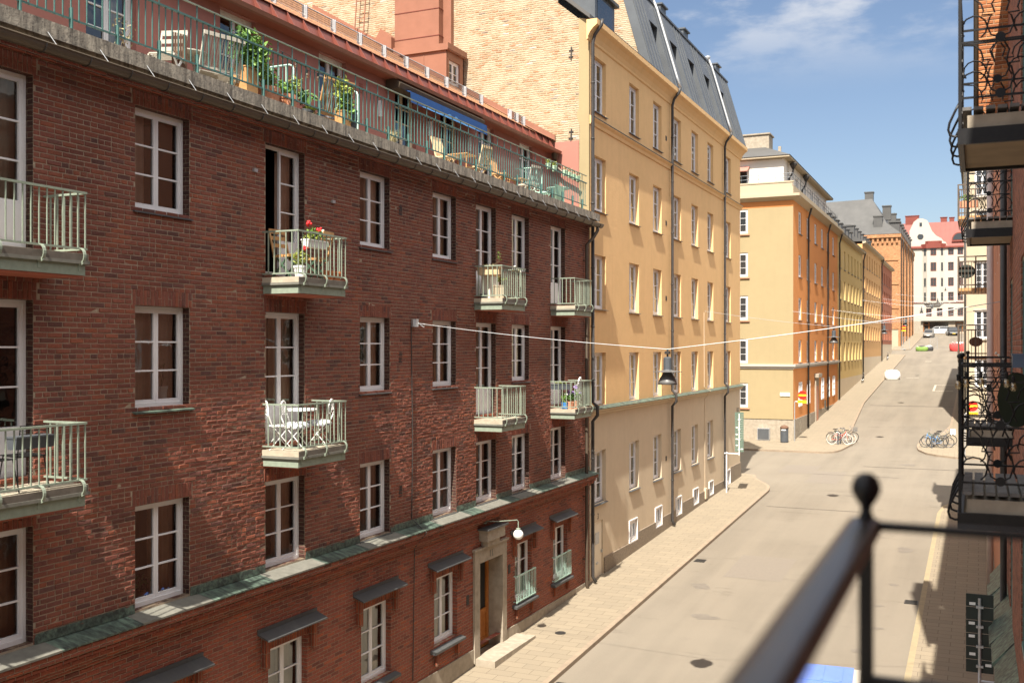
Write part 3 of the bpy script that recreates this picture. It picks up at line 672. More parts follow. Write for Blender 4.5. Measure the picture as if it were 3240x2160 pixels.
mb.box(XW-.424,XW-.40,24.6,25.8,1.25,2.0); mb.build('door_frame', M['door'], dr_, True)
mb = MB(); mb.box(XW-.5, XW+.05, 24.16, 26.17, .5, 1.0); mb.box(XW, XW+.62, 24.2, 26.9, .3, prof(25.5)+.01+.12); mb.build('doorstep', M['stone'], bb, True)
def text_mesh(body, size, name, mat, parent, loc, rotm, align='CENTER'):
    cu = bpy.data.curves.new(name, 'FONT'); cu.body = body; cu.size = size; cu.extrude = .004; cu.align_x = align
    t = bpy.data.objects.new(name, cu); col.objects.link(t); dg = bpy.context.evaluated_depsgraph_get(); me = bpy.data.meshes.new_from_object(t.evaluated_get(dg)); bpy.data.objects.remove(t); bpy.data.curves.remove(cu)
    me.materials.clear(); me.materials.append(M[mat]); o = bpy.data.objects.new(name, me); col.objects.link(o); o.parent = parent
    o.location = Vector(loc)-wloc(parent); o.rotation_euler = rotm; return o
text_mesh('11', .26, 'house_number', 'slate', portal, (XW+.064, 25.15, 3.66), (R(90), 0, R(90)))
mb = MB(); mb.tube([(XW,24.75,4.66),(XW+.05,24.75,4.66),(XW+.3,25.1,4.62),(XW+.62,25.62,4.60),(XW+.64,25.65,4.55),(XW+.64,25.65,4.36)], .014, 6); mb.lathe([(.09,0),(.1,.02),(.1,.04)], (XW+.02,24.75,4.6), 10); mb.lathe([(.03,0),(.06,.0),(.06,.05),(.03,.06)], (XW+.64,25.65,4.32), 10); gl = mb.build('entrance_lamp', M['sage'], bb, True)
mb = MB(); mb.ball((XW+.64,25.65,4.2), .14, 16); mb.build('globe', M['wplas'], gl, True, True)
for y, z in ((20.43,12.45),(20.43,9.08),(20.43,6.0),(26.45,3.05),(23.85,2.75)):
    mb = MB(); mb.box(XW-.01, XW+.006, y-.075, y+.075, z-.13, z+.13)
    for k in range(4): mb.box(XW, XW+.016, y-.07, y+.07, z-.11+k*.06, z-.09+k*.06)
    mb.build('air_vent', M['iron'], bb, True)
for y, z in ((15.2,12.55),(17.7,12.3)):
    mb = MB(); mb.box(XW, XW+.05, y-.05, y+.05, z-.03, z+.03); mb.build('junction_box', M['galv'], bb, True)
# balconies
def balcony(y0, y1, zrail):
    """zrail = top of railing; deck .88 below"""
    zt = zrail-.86; d = .80
    mb = MB(); mb.box(0, d+.03, -.03, y1-y0+.03, -.10, 0); mb.mi = 1; mb.box(0, d+.045, -.045, y1-y0+.045, -.145, -.10); mb.mi = 2; mb.box(d+.03, d+.033, -.02, y1-y0+.02, -.099, -.004)
    o = mb.build('balcony', [M['slate2'], M['slate'], M['edge']], bb); o.location = Vector((XW, y0, zt))-wloc(bb)
    L = y1-y0
    mb = MB(); mb.box(0, d, 0, L, -.30, -.145); mb.build('channel_frame', M['sage'], o)
    mb = MB(); mb.box(.01, d-.015, .015, L-.015, -.32, -.301); mb.build('underside', M['soffit2'], o)
    mb = MB(); h = .86; b = .08
    for z, t in ((h, .03), (b, .026)):
        mb.box(d-.015, d+.02, -.02, L+.02, z-t, z); mb.box(-.01, d-.015, -.02, .012, z-t, z); mb.box(-.01, d-.015, L-.012, L+.02, z-t, z)
    n = 12
    for k in range(n+1): y = k*L/n; mb.box(d-.006, d+.010, y-.008, y+.008, b-.02, h-.02)
    for k in range(1, 6): x = d*k/6; mb.box(x-.009, x+.009, -.014, .006, b-.02, h-.02); mb.box(x-.009, x+.009, L-.006, L+.014, b-.02, h-.02)
    mb.build('railing', M['sage'], o)
    for y in (.1, L*.5, L-.1):
        mb = MB(); pts = []
        for k in range(10): a = R(88-k*20); pts.append((d+.02+.085*math.cos(a), y, -.035+.105*math.sin(a)))
        pts = [(d-.05, y, .075)] + pts + [(d+.004, y, -.16), (d+.004, y, -.24)]
        for p, q in zip(pts, pts[1:]): mb.bar(p, q, .012, .045, (0,1,0)) if False else mb.bar(p, q, .045, .012, (1,0,.3))
        mb.build('bracket', M['sage'], o)
    return o
M['slate2'] = plain('pale_worn_concrete', (.42,.37,.28), (.33,.285,.215), .9, 9, bmp=.3)
M['edge'] = plain('shade_darkened_edge', (.13,.11,.09), (.09,.075,.06), .9, 9)  # slab front coloured darker to stand in for its shade
M['soffit2'] = plain('rust_red_painted_concrete', (.36,.10,.055), (.30,.085,.05), .8, 4)
BAL = [(15.45,16.98,0),(24.24,25.74,0),(29.53,31.02,0),(15.45,16.98,1),(24.24,25.74,1),(29.53,31.02,1),(9.0,10.54,0),(9.0,10.54,1),(5.7,7.25,0),(5.7,7.25,1)]
for a, b, r in BAL: balcony(a, b, 11.46 - 3.19*r)
# corbel, gutter, terrace slab
mb = MB(); mb.box(XW, XW+.07, 2, 33.0, 13.40, 13.48); mb.box(XW, XW+.14, 2, 33.0, 13.48, 13.6); mb.build('eaves_corbel', M['brick_low'], bb, True)
XP = -11.72
mb = MB(); mb.box(-13.6, XP, 1.8, 33.05, 13.6, 13.74); mb.box(XP-.16, XP, 1.8, 33.05, 13.74, 13.83); mb.build('terrace_slab', M['parapet'], bb, True)
mb = MB(); XG = -11.60; n = 8; pr = [(XG-.11+.11*math.cos(R(180+180*k/n)), 13.47+.115*math.sin(R(180+180*k/n))) for k in range(n+1)]
for (xa, za), (xb, zb) in zip(pr, pr[1:]): mb.quad((xa,1.8,za),(xb,1.8,zb),(xb,33.1,zb),(xa,33.1,za))
mb.tube([(XG,1.8,13.475),(XG,33.1,13.475)], .012, 6); mb.quad(*[(x,33.1,z) for x, z in pr]); gut = mb.build('gutter', M['gpipe'], bb, True, True)
hp = MB().tube([(a_+(.005 if a_ > XG-.1 else -.005), 0, z_-.005) for a_, z_ in pr], .008, 5).build('gutter_hoop', M['dpipe'], gut); hp.location = Vector((0, 8.6, 0))-wloc(gut)
y = 9.38
while y < 33: h2_ = dup(hp, gut); h2_.location = Vector((0, y, 0))-wloc(gut); y += .78
mb = MB(); y = 2.9
while y < 33: mb.bar((XG-.01,y,13.48),(XP+.005,y-.06,13.66),.02,.008); y += .93
mb.build('gutter_strap', M['galv'], gut, True)
mb = MB(); mb.tube([(XG-.1,32.75,13.42),(XG-.1,32.75,13.25),(XG-.2,32.6,13.0),(XW+.13,32.42,12.75),(XW+.13,32.42,1.35),(XW+.2,32.42,1.18)], .055, 10)
for z in (12.2,9.6,7,4.3,2.2): mb.box(XW, XW+.13, 32.38, 32.46, z, z+.03)
mb.build('downpipe', M['gpipe'], bb, True, True)
# terrace railing
XR = -11.82
mb = MB(); mb.box(XR-.012, XR+.012, 2, 32.0, 13.985, 14.01); mb.box(XR-.022, XR+.022, 2, 32.0, 14.725, 14.755); tr = mb.build('terrace_railing', M['teal'], bb, True)
mb = MB(); mb.box(XR-.018, XR+.018, 2, 32.0, 14.97, 14.99); mb.build('upper_rail', M['sage'], tr, True)
mb = MB(); k = 0; y = 2.1
while y < 32.0:
    top = 14.97 if k % 3 == 0 else 14.73
    mb.box(XR-.008, XR+.008, y-.008, y+.008, 13.98 if k % 6 else 13.83, top)
    if k % 6 == 0: mb.box(XR-.03, XR+.03, y-.013, y+.013, 13.83, 14.16)
    y += .1445; k += 1
mb.build('baluster', M['teal'], tr, True)
# terrace storey: plum wall, doors, eaves
XT = -13.48; FT = west(XT); TC = [(13.15,1.12),(16.45,1.1),(19.75,1.1),(23.04,1.08),(25.45,1.08),(27.8,1.06),(30.8,1.05),(9.8,1.12),(6.5,1.1)]
tops = [(c-w_/2, c+w_/2, 13.78, 15.96) for c, w_ in TC]
wall(MB(), FT, 2, 33.0, 13.6, 16.2, tops, .16).build('terrace_wall', M['pink'], bb, True)
td = window_proto('terrace_door', 1.09, 2.17, rows=4, door=.5, curtain=[(.0,.3,'curtw',0)], room='roomd'); td2 = window_proto('terrace_door', 1.09, 2.17, rows=4, door=.5, frame='cpaint', room='roomd'); f1, f2 = [True], [True]
for c, w_ in TC:
    if c > 11: put_windows(td2 if 22 < c < 26 else td, bb, FT, [(c, 13.79)], .12, f2 if 22 < c < 26 else f1)
mb = MB(); mb.box(-13.52, -13.12, 1.8, 33.0, 15.98, 16.02); mb.build('soffit', M['soffit'], bb, True)
mb = MB(); mb.prism([(-13.16,1.8,15.96),(-13.08,1.8,15.97),(-13.05,1.8,16.05),(-13.10,1.8,16.06),(-13.16,1.8,16.02)], (0,31.1,0)); mb.prism([(-13.14,1.8,16.02),(-13.14,1.8,16.045),(-13.50,1.8,16.26),(-13.50,1.8,16.235)], (0,31.1,0))
mb.build('eaves_flashing', M['redsheet'], bb, True)
mb = MB(); mb.prism([(-13.30,1.8,16.13),(-13.30,1.8,16.15),(-13.42,1.8,16.48),(-13.44,1.8,16.46)], (0,31.0,0))
y = 2.2
while y < 32.8: mb.prism([(-13.12,y,16.03),(-13.43,y,16.22),(-13.43,y,16.48),(-13.40,y,16.48)], (0,.025,0)); y += .56
mb.build('box_gutter', M['redbox'], bb, True)
RX0, RZ0, RK = -13.36, 16.44, .594
rz = lambda X: RZ0+RK*(RX0-X)
ridge = -23.4
mb = MB(); 
mb.quad((RX0,1.8,RZ0),(RX0,31.3,RZ0),(-15,32.1,rz(-15)),(-21.2,32.9,rz(-21.2)),(ridge,32.95,rz(ridge)),(ridge,1.8,rz(ridge))); mb.quad((ridge,1.8,rz(ridge)),(ridge,33,rz(ridge)),(-34,33,rz(ridge)-6.3),(-34,1.8,rz(ridge)-6.3))
mb.build('tiled_roof', M['tiles'], bb, True)
mb = MB(); 
mb.quad((RX0+.04,31.3,RZ0+.02),(RX0+.04,33.0,RZ0+.02),(ridge,33.0,rz(ridge)+.05),(ridge,32.93,rz(ridge)+.03),(-21.2,32.86,rz(-21.2)+.03),(-15,32.05,rz(-15)+.02))
mb.prism([(RX0+.04,32.9,RZ0),(RX0+.04,32.9,RZ0+.2),(ridge,32.9,rz(ridge)+.14),(ridge,32.9,rz(ridge))], (0,.08,0))
for X in (-14.6,-15.9): mb.bar((X,32.2,rz(X)+.03),(X,32.95,rz(X)+.03),.03,.02)
mb.build('red_sheet_roof', M['redsheet'], bb, True)
# snow fence
def snow_fence(y0, y1, X, n):
    mb = MB(); z = rz(X)+.02
    for k in range(n+1): y = y0+(y1-y0)*k/n; mb.box(X-.07, X+.07, y-.012, y+.012, z-.05, z+.26); mb.box(X-.02, X+.03, y-.022, y+.022, z+.02, z+.27)
    mb.tube([(X-.03,y0-.1,z+.27),(X-.03,y1+.1,z+.27)], .016, 6); mb.tube([(X-.01,y0-.1,z+.05),(X-.01,y1+.1,z+.05)], .007, 5)
    m2 = MB(); y = y0
    while y < y1: m2.box(X-.02, X-.012, y-.003, y+.003, z+.04, z+.26); y += .045
    for q in range(1, 4): m2.box(X-.022, X-.016, y0, y1, z+.05+q*.05, z+.054+q*.05)
    o = mb.build('snow_fence', M['galv'], bb, True); m2.build('wire_mesh', M['dpipe'], o, True)
snow_fence(8, S(1527,14.05)-.1, -14.05, 18); snow_fence(S(1613,13.9), S(1656,13.9), -13.9, 2)
# dormer with red sheet cladding
mb = MB(); mb.prism([(-18.6,31.5,19.62),(-16.8,31.5,19.62),(-16.8,31.5,18.4),(-18.6,31.5,19.3)], (0,.05,0)); mb.prism([(-18.6,32.75,19.62),(-16.8,32.75,19.62),(-16.8,32.75,18.4),(-18.6,32.75,19.3)], (0,.05,0))
wall(mb, west(-16.8), 31.5, 32.8, 18.35, 19.62, [(31.68,32.5,18.5,19.35)], .08); mb.bar((-17.7,31.495,19.0),(-17.7,31.495,19.6),.02,.02)
dm = mb.build('dormer', M['redsheet'], bb, True)
mb = MB(); mb.box(-18.9, -16.72, 31.42, 32.88, 19.62, 19.66); mb.box(-16.8, -16.70, 31.42, 32.88, 19.66, 19.86); mb.prism([(-18.9,31.42,19.66),(-16.8,31.42,19.66),(-16.8,31.42,19.84),(-18.9,31.42,19.92)], (0,1.46,0)); mb.build('dormer_roof', M['redsheet'], dm, True)
dw = window_proto('dormer_window', .82, .85, rows=2, rich=False, curtain=None); dw.parent = dm; dw.location = Vector((-16.86,32.09,18.5))-wloc(dm); dw.rotation_euler = (0,0,-math.pi/2)
for k in [k for k in bpy.data.objects if k.parent == dw]:   # keep the tree three levels deep
    k.parent = dm; k.location = dw.location; k.rotation_euler = dw.rotation_euler
# chimney
mb = MB(); mb.box(-19.45, -17.62, 32.45, 33.0, 19.4, 26.4); cm_ = mb.build('chimney', M['redsheet'], bb, True)
mb = MB()
for k in range(6): z = 20.5+k*.97; mb.box(-19.46, -17.61, 32.435, 32.45, z, z+.025); mb.box(-17.625, -17.605, 32.44, 33.0, z, z+.025)
mb.build('sheet_seam', M['redbox'], cm_, True)
MB().box(-17.62, -17.3, 32.78, 33.0, 20.1, 26).build('side_cladding', M['redsheet'], cm_, True)
mb = MB(); mb.prism([(-20.2,32.2,20.5),(-19.9,32.2,20.95),(-19.45,32.2,20.6),(-19.45,32.2,20.1)], (0,.6,0)); mb.build('saddle', M['redsheet'], cm_, True)
# ladder on the gable
mb = MB(); La = [(-21.35,32.75,21.2),(-21.35,32.75,28)]; 
for X in (-21.35, -20.95): mb.bar((X,32.7,21.1),(X+.35,32.7,26),.035,.03)
for k in range(14): z = 21.3+k*.33; x = (z-21.1)/4.9*.35; mb.bar((-21.35+x,32.7,z),(-20.95+x,32.7,z),.02)
mb.build('roof_ladder', M['redsheet'], bb, True)
# eaves funnel at the end of the terrace
mb = MB(); mb.lathe([(.09,-.3),(.13,-.05),(.17,0),(.15,.0)], (-13.25,32.75,16.05), 12); mb.tube([(-13.25,32.75,15.78),(-13.25,32.72,15.55),(-12.95,32.7,15.3),(-12.35,32.7,14.95)], .055, 8); mb.build('rain_funnel', M['gpipe'], bb, True, True)
mb = MB(); mb.box(-13.48, -12.46, 32.96, 32.99, 13.6, 16.4); mb.build('painted_gable_patch', M['salmon'], bb, True)
# awning
a0, a1 = S(1248,13.2), S(1518,13.2)
mb = MB(); mb.prism([(-13.44,a0,15.72),(-13.44,a0,15.98),(-13.2,a0,16.0),(-13.02,a0,15.86),(-13.08,a0,15.74)], (0,a1-a0,0)); aw = mb.build('awning', M['gpipe'], bb, True)
mb = MB(); mb.prism([(-13.12,a0+.35,15.77),(-12.95,a0+.35,15.72),(-12.95,a0+.35,15.70),(-13.12,a0+.35,15.75)], (0,a1-a0-.4,0)); n = 40
for k in range(n):
    ya = a0+.35+(a1-a0-.4)*k/n; yb = a0+.35+(a1-a0-.4)*(k+1)/n; mb.quad((-12.95,ya,15.72),(-12.95,yb,15.72),(-12.93,yb,15.44),(-12.93,ya,15.44))
mb.build('valance', M['bluecl'], aw, True)
mb = MB()
for k in range(60):
    t0, t1 = k/60, (k+1)/60; f = lambda t: max(0, .10*math.exp(-((t-.52)/.18)**2)*(1+.35*math.sin(t*70))+.03*math.exp(-((t-.2)/.05)**2)+.03*math.exp(-((t-.8)/.06)**2))
    ya, yb = a0+.35+(a1-a0-.4)*t0, a0+.35+(a1-a0-.4)*t1
    if f(t0)+f(t1) > .01: mb.quad((-12.926,ya,15.445),(-12.926,yb,15.445),(-12.931,yb,15.45+f(t1)),(-12.931,ya,15.45+f(t0)))
mb.build('cloud_print', M['bluecl2'], aw, True)
for c in (21.7, 24.25, 26.6):
    mb = MB(); mb.box(XT, XT+.09, c-.04, c+.04, 15.0, 15.38); mb.build('wall_lamp', M['wpaint'], bb, True)
mb = MB(); 
for k in range(5): mb.box(XT, XT+.012, 20.85, 21.0, 15.4+k*.05, 15.42+k*.05)
mb.build('wall_grille', M['soffit'], bb, True)
# green hoop dividers across the terrace
for y in (17.0, 19.35, 29.9):
    mb = MB(); x0, x1, zt = XT+.02, -12.55, 15.0
    pts = [(x0,y,zt),(x1-.1,y,zt),(x1-.03,y,zt-.03),(x1,y,zt-.1),(x1,y,13.75)]; mb.tube(pts, .02, 6); mb.tube([(x0,y,14.3),(x1,y,14.3)], .014, 6)
    for k in range(1, 5): mb.tube([(x0+(x1-x0)*k/5,y,14.3),(x0+(x1-x0)*k/5,y,zt)], .012, 5)
    mb.build('terrace_divider', M['mint'], bb, True)
mb = MB(); mb.tube([(XW+.02,20.9,9.8),(XW+.03,20.95,7),(XW+.02,20.92,5.3),(XW+.2,20.97,5.14),(XW+.38,21.0,5.0),(XW+.05,21.0,4.6),(XW+.02,20.98,1.5)], .012, 5); mb.build('wall_cable', M['dpipe'], bb, True)
# ------------------------------------------------------------------ left: the apricot yellow building with the mansard
yb = thing('yellow_apartment_building', 'tall apricot yellow stucco building with grey mansard and pale brick gable', 'building', (-18, 45, 1.9))
YC = [34.13, 38.05, 41.2, 44.29, 47.36, 50.42, 54.4]; YW = 1.22
yops = [(c-YW/2, c+YW/2, z, z+h) for c in YC for z, h in ((17.5,1.9),(14.07,1.9),(10.66,1.88),(7.3,1.83))]
wall(MB(), FW, 33.05, 57.4, 7.12, 20.3, yops, .17).build('wall', M['yellow'], yb, True)
ylow = [(c-YW/2, c+YW/2, 3.87, 5.7) for c in YC[:6]]
BW = [(37.42,38.36,1.9,2.68),(40.88,41.78,1.93,2.68),(43.97,44.9,1.95,2.68),(47.03,47.95,2.0,2.67),(50.1,50.93,2.05,2.66),(53.93,54.77,2.1,2.8)]
wall(MB(), FW, 33.05, 57.4, .8, 7.0, ylow + [(33.4,34.42,1.2,3.25)] + BW, .17).build('lower_wall', M['beige'], yb, True)
wall(MB(), Fac((0,57.4,0),(1,0,0),(0,1,0),0), -30, XW, .5, 20.3).build('end_wall', M['yellow'], yb, True)
yk = window_proto('window', YW, 1.88, rich=False, casw=.06); fy = [True]
put_windows(yk, yb, FW, [(c, z) for c in YC for z in (17.5,14.07,10.66)], .14, fy)
yk2 = window_proto('window', YW, 1.83, rich=False, casw=.06); fy2 = [True]
put_windows(yk2, yb, FW, [(c, z) for c in YC for z in (7.3,)] + [(c, 3.87) for c in YC[:6]], .14, fy2)
for i, c in enumerate(YC):   # curtains and sills
    for z in (17.5,14.07,10.66,7.3,3.87):
        if z == 3.87 and i == 6: continue
        mb = MB(); mb.prism([(XW-.15,c-YW/2-.06,z+.02),(XW+.075,c-YW/2-.06,z-.03),(XW+.075,c-YW/2-.06,z-.05),(XW-.15,c-YW/2-.06,z-.02)], (0,YW+.12,0)); mb.build('sill', M['greysheet'], yb, True)
kb = window_proto('basement_window', .92, .72, rows=1, rich=False); fb = [True]; put_windows(kb, yb, FW, [((a+b)/2, z0+.02) for a, b, z0, z1 in BW], .03, fb)
for a, b, z0, z1 in BW:
    mb = MB(); t = .05
    mb.box(XW, XW+.04, a-t, b+t, z1, z1+t); mb.box(XW, XW+.04, a-t, b+t, z0-t, z0); mb.box(XW, XW+.04, a-t, a, z0, z1); mb.box(XW, XW+.04, b, b+t, z0, z1); mb.build('basement_frame', M['wpaint'], yb, True)
mb = MB(); mb.box(XW-.12, XW-.04, 33.42, 34.40, 1.2, 3.23); yd = mb.build('street_door', M['cpaint2'] if 'cpaint2' in M else M['cpaint'], yb, True)
mb = MB(); mb.box(XW-.04, XW-.025, 33.7, 34.1, 2.45, 2.85); mb.box(XW-.04,XW-.02,33.8,34.0,1.75,1.82); mb.box(XW-.04,XW+.02,34.3,34.33,2.1,2.2); mb.build('door_hatch', M['galv'], yd, True)
text_mesh('3', .3, 'house_number', 'dpipe', yb, (XW+.005, 33.9, 3.33), (R(90), 0, R(90)))
pls = [(34.5,37.37,1.88),(38.41,40.83,2.15),(41.83,43.92,2.2),(44.95,46.98,2.38),(48,50.05,2.38),(50.98,53.88,2.4),(54.82,57.42,2.93)]
mb = MB()
for a, b, zt in pls: mb.box(XW-.02, XW+.045, a, b, .4, zt)
for a, b, z0, z1 in BW: mb.box(XW-.02, XW+.043, a-.06, b+.06, .4, z0-.06)
mb.box(-25, XW, 57.38, 57.45, .5, 2.93)
mb.build('plinth', M['granite'], yb, True)
prof_low = [(0,7.0),(.06,7.0),(.10,7.04),(.10,7.1),(.24,7.16),(.24,7.2),(0,7.3)]
mb = MB(); mb.prism([(XW+o_, 33.05, z) for o_, z in prof_low[:6]]+[(XW,33.05,7.2)], (0,24.5,0)); cn = mb.build('cornice', M['beige'], yb, True)
mb = MB(); mb.prism([(XW-.02,33.05,7.29),(XW+.27,33.05,7.205),(XW+.27,33.05,7.185),(XW-.02,33.05,7.26)], (0,24.55,0)); mb.build('cornice_cover', M['copper'], cn, True)
mb = MB(); mb.prism([(XW+o_, 33.05, z) for o_, z in ((0,16.95),(.04,16.95),(.07,17.06),(.15,17.14),(.15,17.18),(0,17.26))], (0,24.5,0)); mc = mb.build('middle_cornice', M['yellow'], yb, True)
mb = MB(); mb.prism([(XW-.01,33.05,17.275),(XW+.17,33.05,17.2),(XW+.17,33.05,17.185),(XW-.01,33.05,17.262)], (0,24.52,0)); mb.build('cornice_cover', M['greysheet'], mc, True)
mb = MB(); mb.prism([(XW+o_, 32.75, z) for o_, z in ((0,19.75),(.05,19.78),(.05,19.86),(.12,20.0),(.24,20.14),(.33,20.2),(.38,20.24),(.38,20.42),(0,20.42))], (0,24.8,0)); mb.build('eaves_cornice', M['yellow'], yb, True)
# gable of pale smeared brick, with the stucco return and iron anchors
GY = 33.0; pr = [(-12.45,13),(-12.45,20.55),(-20,26.9),(-29,34.4),(-29,13)]
mb = MB(); mb.prism([(x,GY,z) for x, z in pr], (0,.06,0)); mb.build('gable_wall', M['fire'], yb, True)
mb = MB(); mb.prism([(XW,GY-.003,7),(XW,GY-.003,20.5),(-12.47,GY-.003,20.6),(-12.47,GY-.003,17.5),(-12.56,GY-.003,17.25),(-12.44,GY-.003,16.9),(-12.47,GY-.003,13),(-12.47,GY-.003,7)], (0,.07,0)); mb.build('corner_render', M['straw'], yb, True)
mb = MB()
for x, z in ((-12.75,19.4),(-12.75,16.6)): mb.bar((x,GY-.03,z-.22),(x+.02,GY-.03,z+.22),.04,.03); mb.box(x-.08,x+.09,GY-.03,GY-.01,z+.1,z+.13); mb.box(x-.09,x+.07,GY-.03,GY-.01,z-.12,z-.09)
mb.build('wall_anchor', M['dpipe'], yb, True)
mb = MB(); mb.prism([(-12.0,32.8,20.48),(-12.0,32.8,20.62),(-29,32.8,34.85),(-29,32.8,34.5)], (0,.5,0)); mb.quad((-12.0,33.2,20.5),(-12.0,39.0,20.5),(-20,39,27.2),(-20,33.2,27.2)); mb.build('low_roof', M['greyroof'], yb, True)
mb = MB(); y = 33.3
while y < 40.5: mb.prism([(-11.72,y,20.44),(-11.98,y,20.44),(-11.98,y,20.64)], (0,.04,0)); y += .34
mb.box(-12.05, -11.72, 32.9, 41, 20.425, 20.45); mb.build('snow_guard', M['dpipe'], yb, True)
# low dormer behind the eaves, brick return of the mansard
mb = MB(); mb.box(-14.2, -12.75, 35.4, 37.6, 20.8, 22.35); d2 = mb.build('dormer', M['greysheet'], yb, True)
mb = MB(); mb.box(-14.3, -12.6, 35.3, 37.75, 22.35, 22.47); mb.build('dormer_roof', M['greyroof'], d2, True)
mb = MB(); mb.quad((-12.74,35.65,21.05),(-12.74,37.35,21.05),(-12.74,37.35,22.2),(-12.74,35.65,22.2)); mb.build('pane', M['dglass'], d2, True)
mb = MB(); mb.prism([(-12.2,39.3,20.5),(-13.15,39.3,24.2),(-20,39.3,29),(-20,39.3,20.5)], (0,.3,0)); mb.build('brick_return', M['fire'], yb, True)
# mansard with recessed windows
MA0, MA1 = 39.3, 57.45
mansX = lambda z: -11.78 - (z-20.5)*.29
mb = MB(); Z0, Z1 = 20.45, 24.15
slots = [(c-.62, c+.62) for c in (41.9, 45.0, 48.1, 51.2, 54.4)]
def mq(y0, y1, z0, z1, dx=0): mb.quad((mansX(z0)+dx,y0,z0),(mansX(z0)+dx,y1,z0),(mansX(z1)+dx,y1,z1),(mansX(z1)+dx,y0,z1))
prev = MA0
for a, b in slots:
    mq(prev, a, Z0, Z1); mq(a, b, 22.95, Z1); prev = b
    mb.quad((mansX(22.95),a,22.95),(mansX(22.95),b,22.95),(-12.9,b,22.95),(-12.9,a,22.95)); mb.quad((mansX(Z0),a,Z0),(mansX(22.95),a,22.95),(-12.9,a,22.95),(-12.9,a,Z0)); mb.quad((mansX(Z0),b,Z0),(mansX(22.95),b,22.95),(-12.9,b,22.95),(-12.9,b,Z0)); mb.quad((-12.85,a,Z0),(-12.85,b,Z0),(-12.85,b,22.95),(-12.85,a,22.95))
    mb.quad((-12.84,a,Z0),(-11.78,a,Z0+.02),(-11.78,b,Z0+.02),(-12.84,b,Z0))
mq(prev, MA1, Z0, Z1)
mb.quad((mansX(Z0),MA1,Z0),(mansX(Z1),MA1,Z1),(-24,MA1,Z1+1),(-24,MA1,Z0)); mb.quad((mansX(Z0),MA0-.03,Z0),(mansX(Z1),MA0-.03,Z1),(-13.2,MA0-.03,Z1),(-12.15,MA0-.03,Z0))
mb.quad((mansX(Z1),MA0,Z1),(mansX(Z1),MA1,Z1),(-18,MA1,Z1+2.2),(-18,MA0,Z1+2.2)); mb.quad((-18,MA0,Z1+2.2),(-18,MA1,Z1+2.2),(-26,MA1,Z0),(-26,MA0,Z0))
ms = mb.build('mansard_roof', M['greysheet'], yb, True)
mb = MB(); y = MA0+.05
while y < MA1:
    if not any(a-.05 < y < b+.05 for a, b in slots): mb.bar((mansX(Z0)+.015,y,Z0),(mansX(Z1)+.015,y,Z1),.03,.03)
    y += .52
mb.box(mansX(Z1)-.1, mansX(Z1)+.06, MA0, MA1, Z1-.02, Z1+.07); y = MA0+.2
while y < MA1: mb.prism([(mansX(Z1)+.05,y,Z1+.07),(mansX(Z1)-.15,y,Z1+.07),(mansX(Z1)-.15,y,Z1+.26)], (0,.03,0)); y += .42
mb.build('roof_seam', M['greysheet'], ms, True)
for a, b in slots:
    c = (a+b)/2; mb = MB(); mb.box(-12.84,-12.80,c-.5,c+.5,20.9,22.85); mb.box(-12.8,-12.78,c-.03,c+.03,20.9,22.85); o = mb.build('roof_window', M['wpaint'], ms, True)
    mb = MB(); mb.quad((-12.79,c-.42,21.0),(-12.79,c+.42,21.0),(-12.79,c+.42,22.75),(-12.79,c-.42,22.75)); o2 = mb.build('pane', M['dglass'], ms, True)
for y in (45.6, 49.6, 56.5):
    mb = MB(); mb.box(-13.9, -13.25, y, y+.9, 24.2, 25.0); mb.box(-14, -13.15, y-.06, y+.96, 25.0, 25.07); mb.build('roof_hatch', M['greysheet'], yb, True)
for y in (33.02, 43.02, 53.05):
    mb = MB(); mb.tube([(-11.62,y,20.45),(-11.66,y,20.25),(-11.9,y,19.95),(-11.97,y,19.7),(-11.97,y,7.45),(-11.80,y,7.3),(-11.80,y,7.0),(-11.97,y,6.8),(-11.97,y,prof(y)+.25),(-11.85,y,prof(y)+.06)], .058, 10)
    for z in (18.3,16.4,14.2,12,10,8.2,5.5,3.6): mb.tube([(-11.97,y-.0,z),(-11.97,y,z+.05)], .07, 10)
    o = mb.build('downpipe', M['dpipe'], yb, True, True)
    if y > 40:
        mb = MB(); mb.tube([(-11.62,y,20.45),(mansX(20.9)+.12,y,20.9),(mansX(23.9)+.12,y,23.9),(mansX(24.2)+.05,y,24.3)], .055, 8); mb.lathe([(.07,0),(.14,.18),(.14,.24)], (mansX(24.2)-.02,y,24.25), 10); mb.build('roof_pipe', M['galv'], o, True, True)
mb = MB(); mb.box(XW, XW+.03, 56.5, 57.0, 5.4, 6.0); mb.build('small_notice', M['stone'], yb, True)
mb = MB(); mb.tube([(XW+.02,49.05,11.0),(XW+.02,49.1,7.4),(XW+.28,49.3,7.22),(XW+.02,49.2,6.8),(XW+.03,49.2,1.95)], .014, 5); mb.box(XW,XW+.1,49.1,49.4,2.0,2.5); mb.build('wall_cable', M['beige'], yb, True)
for y, z in ((42.5,18.2),(42.5,14.6),(42.5,11.4),(42.5,4.6)):
    mb = MB(); mb.box(XW-.01, XW+.008, y-.1, y+.1, z-.1, z+.1); mb.build('air_vent', M['iron'], yb, True)
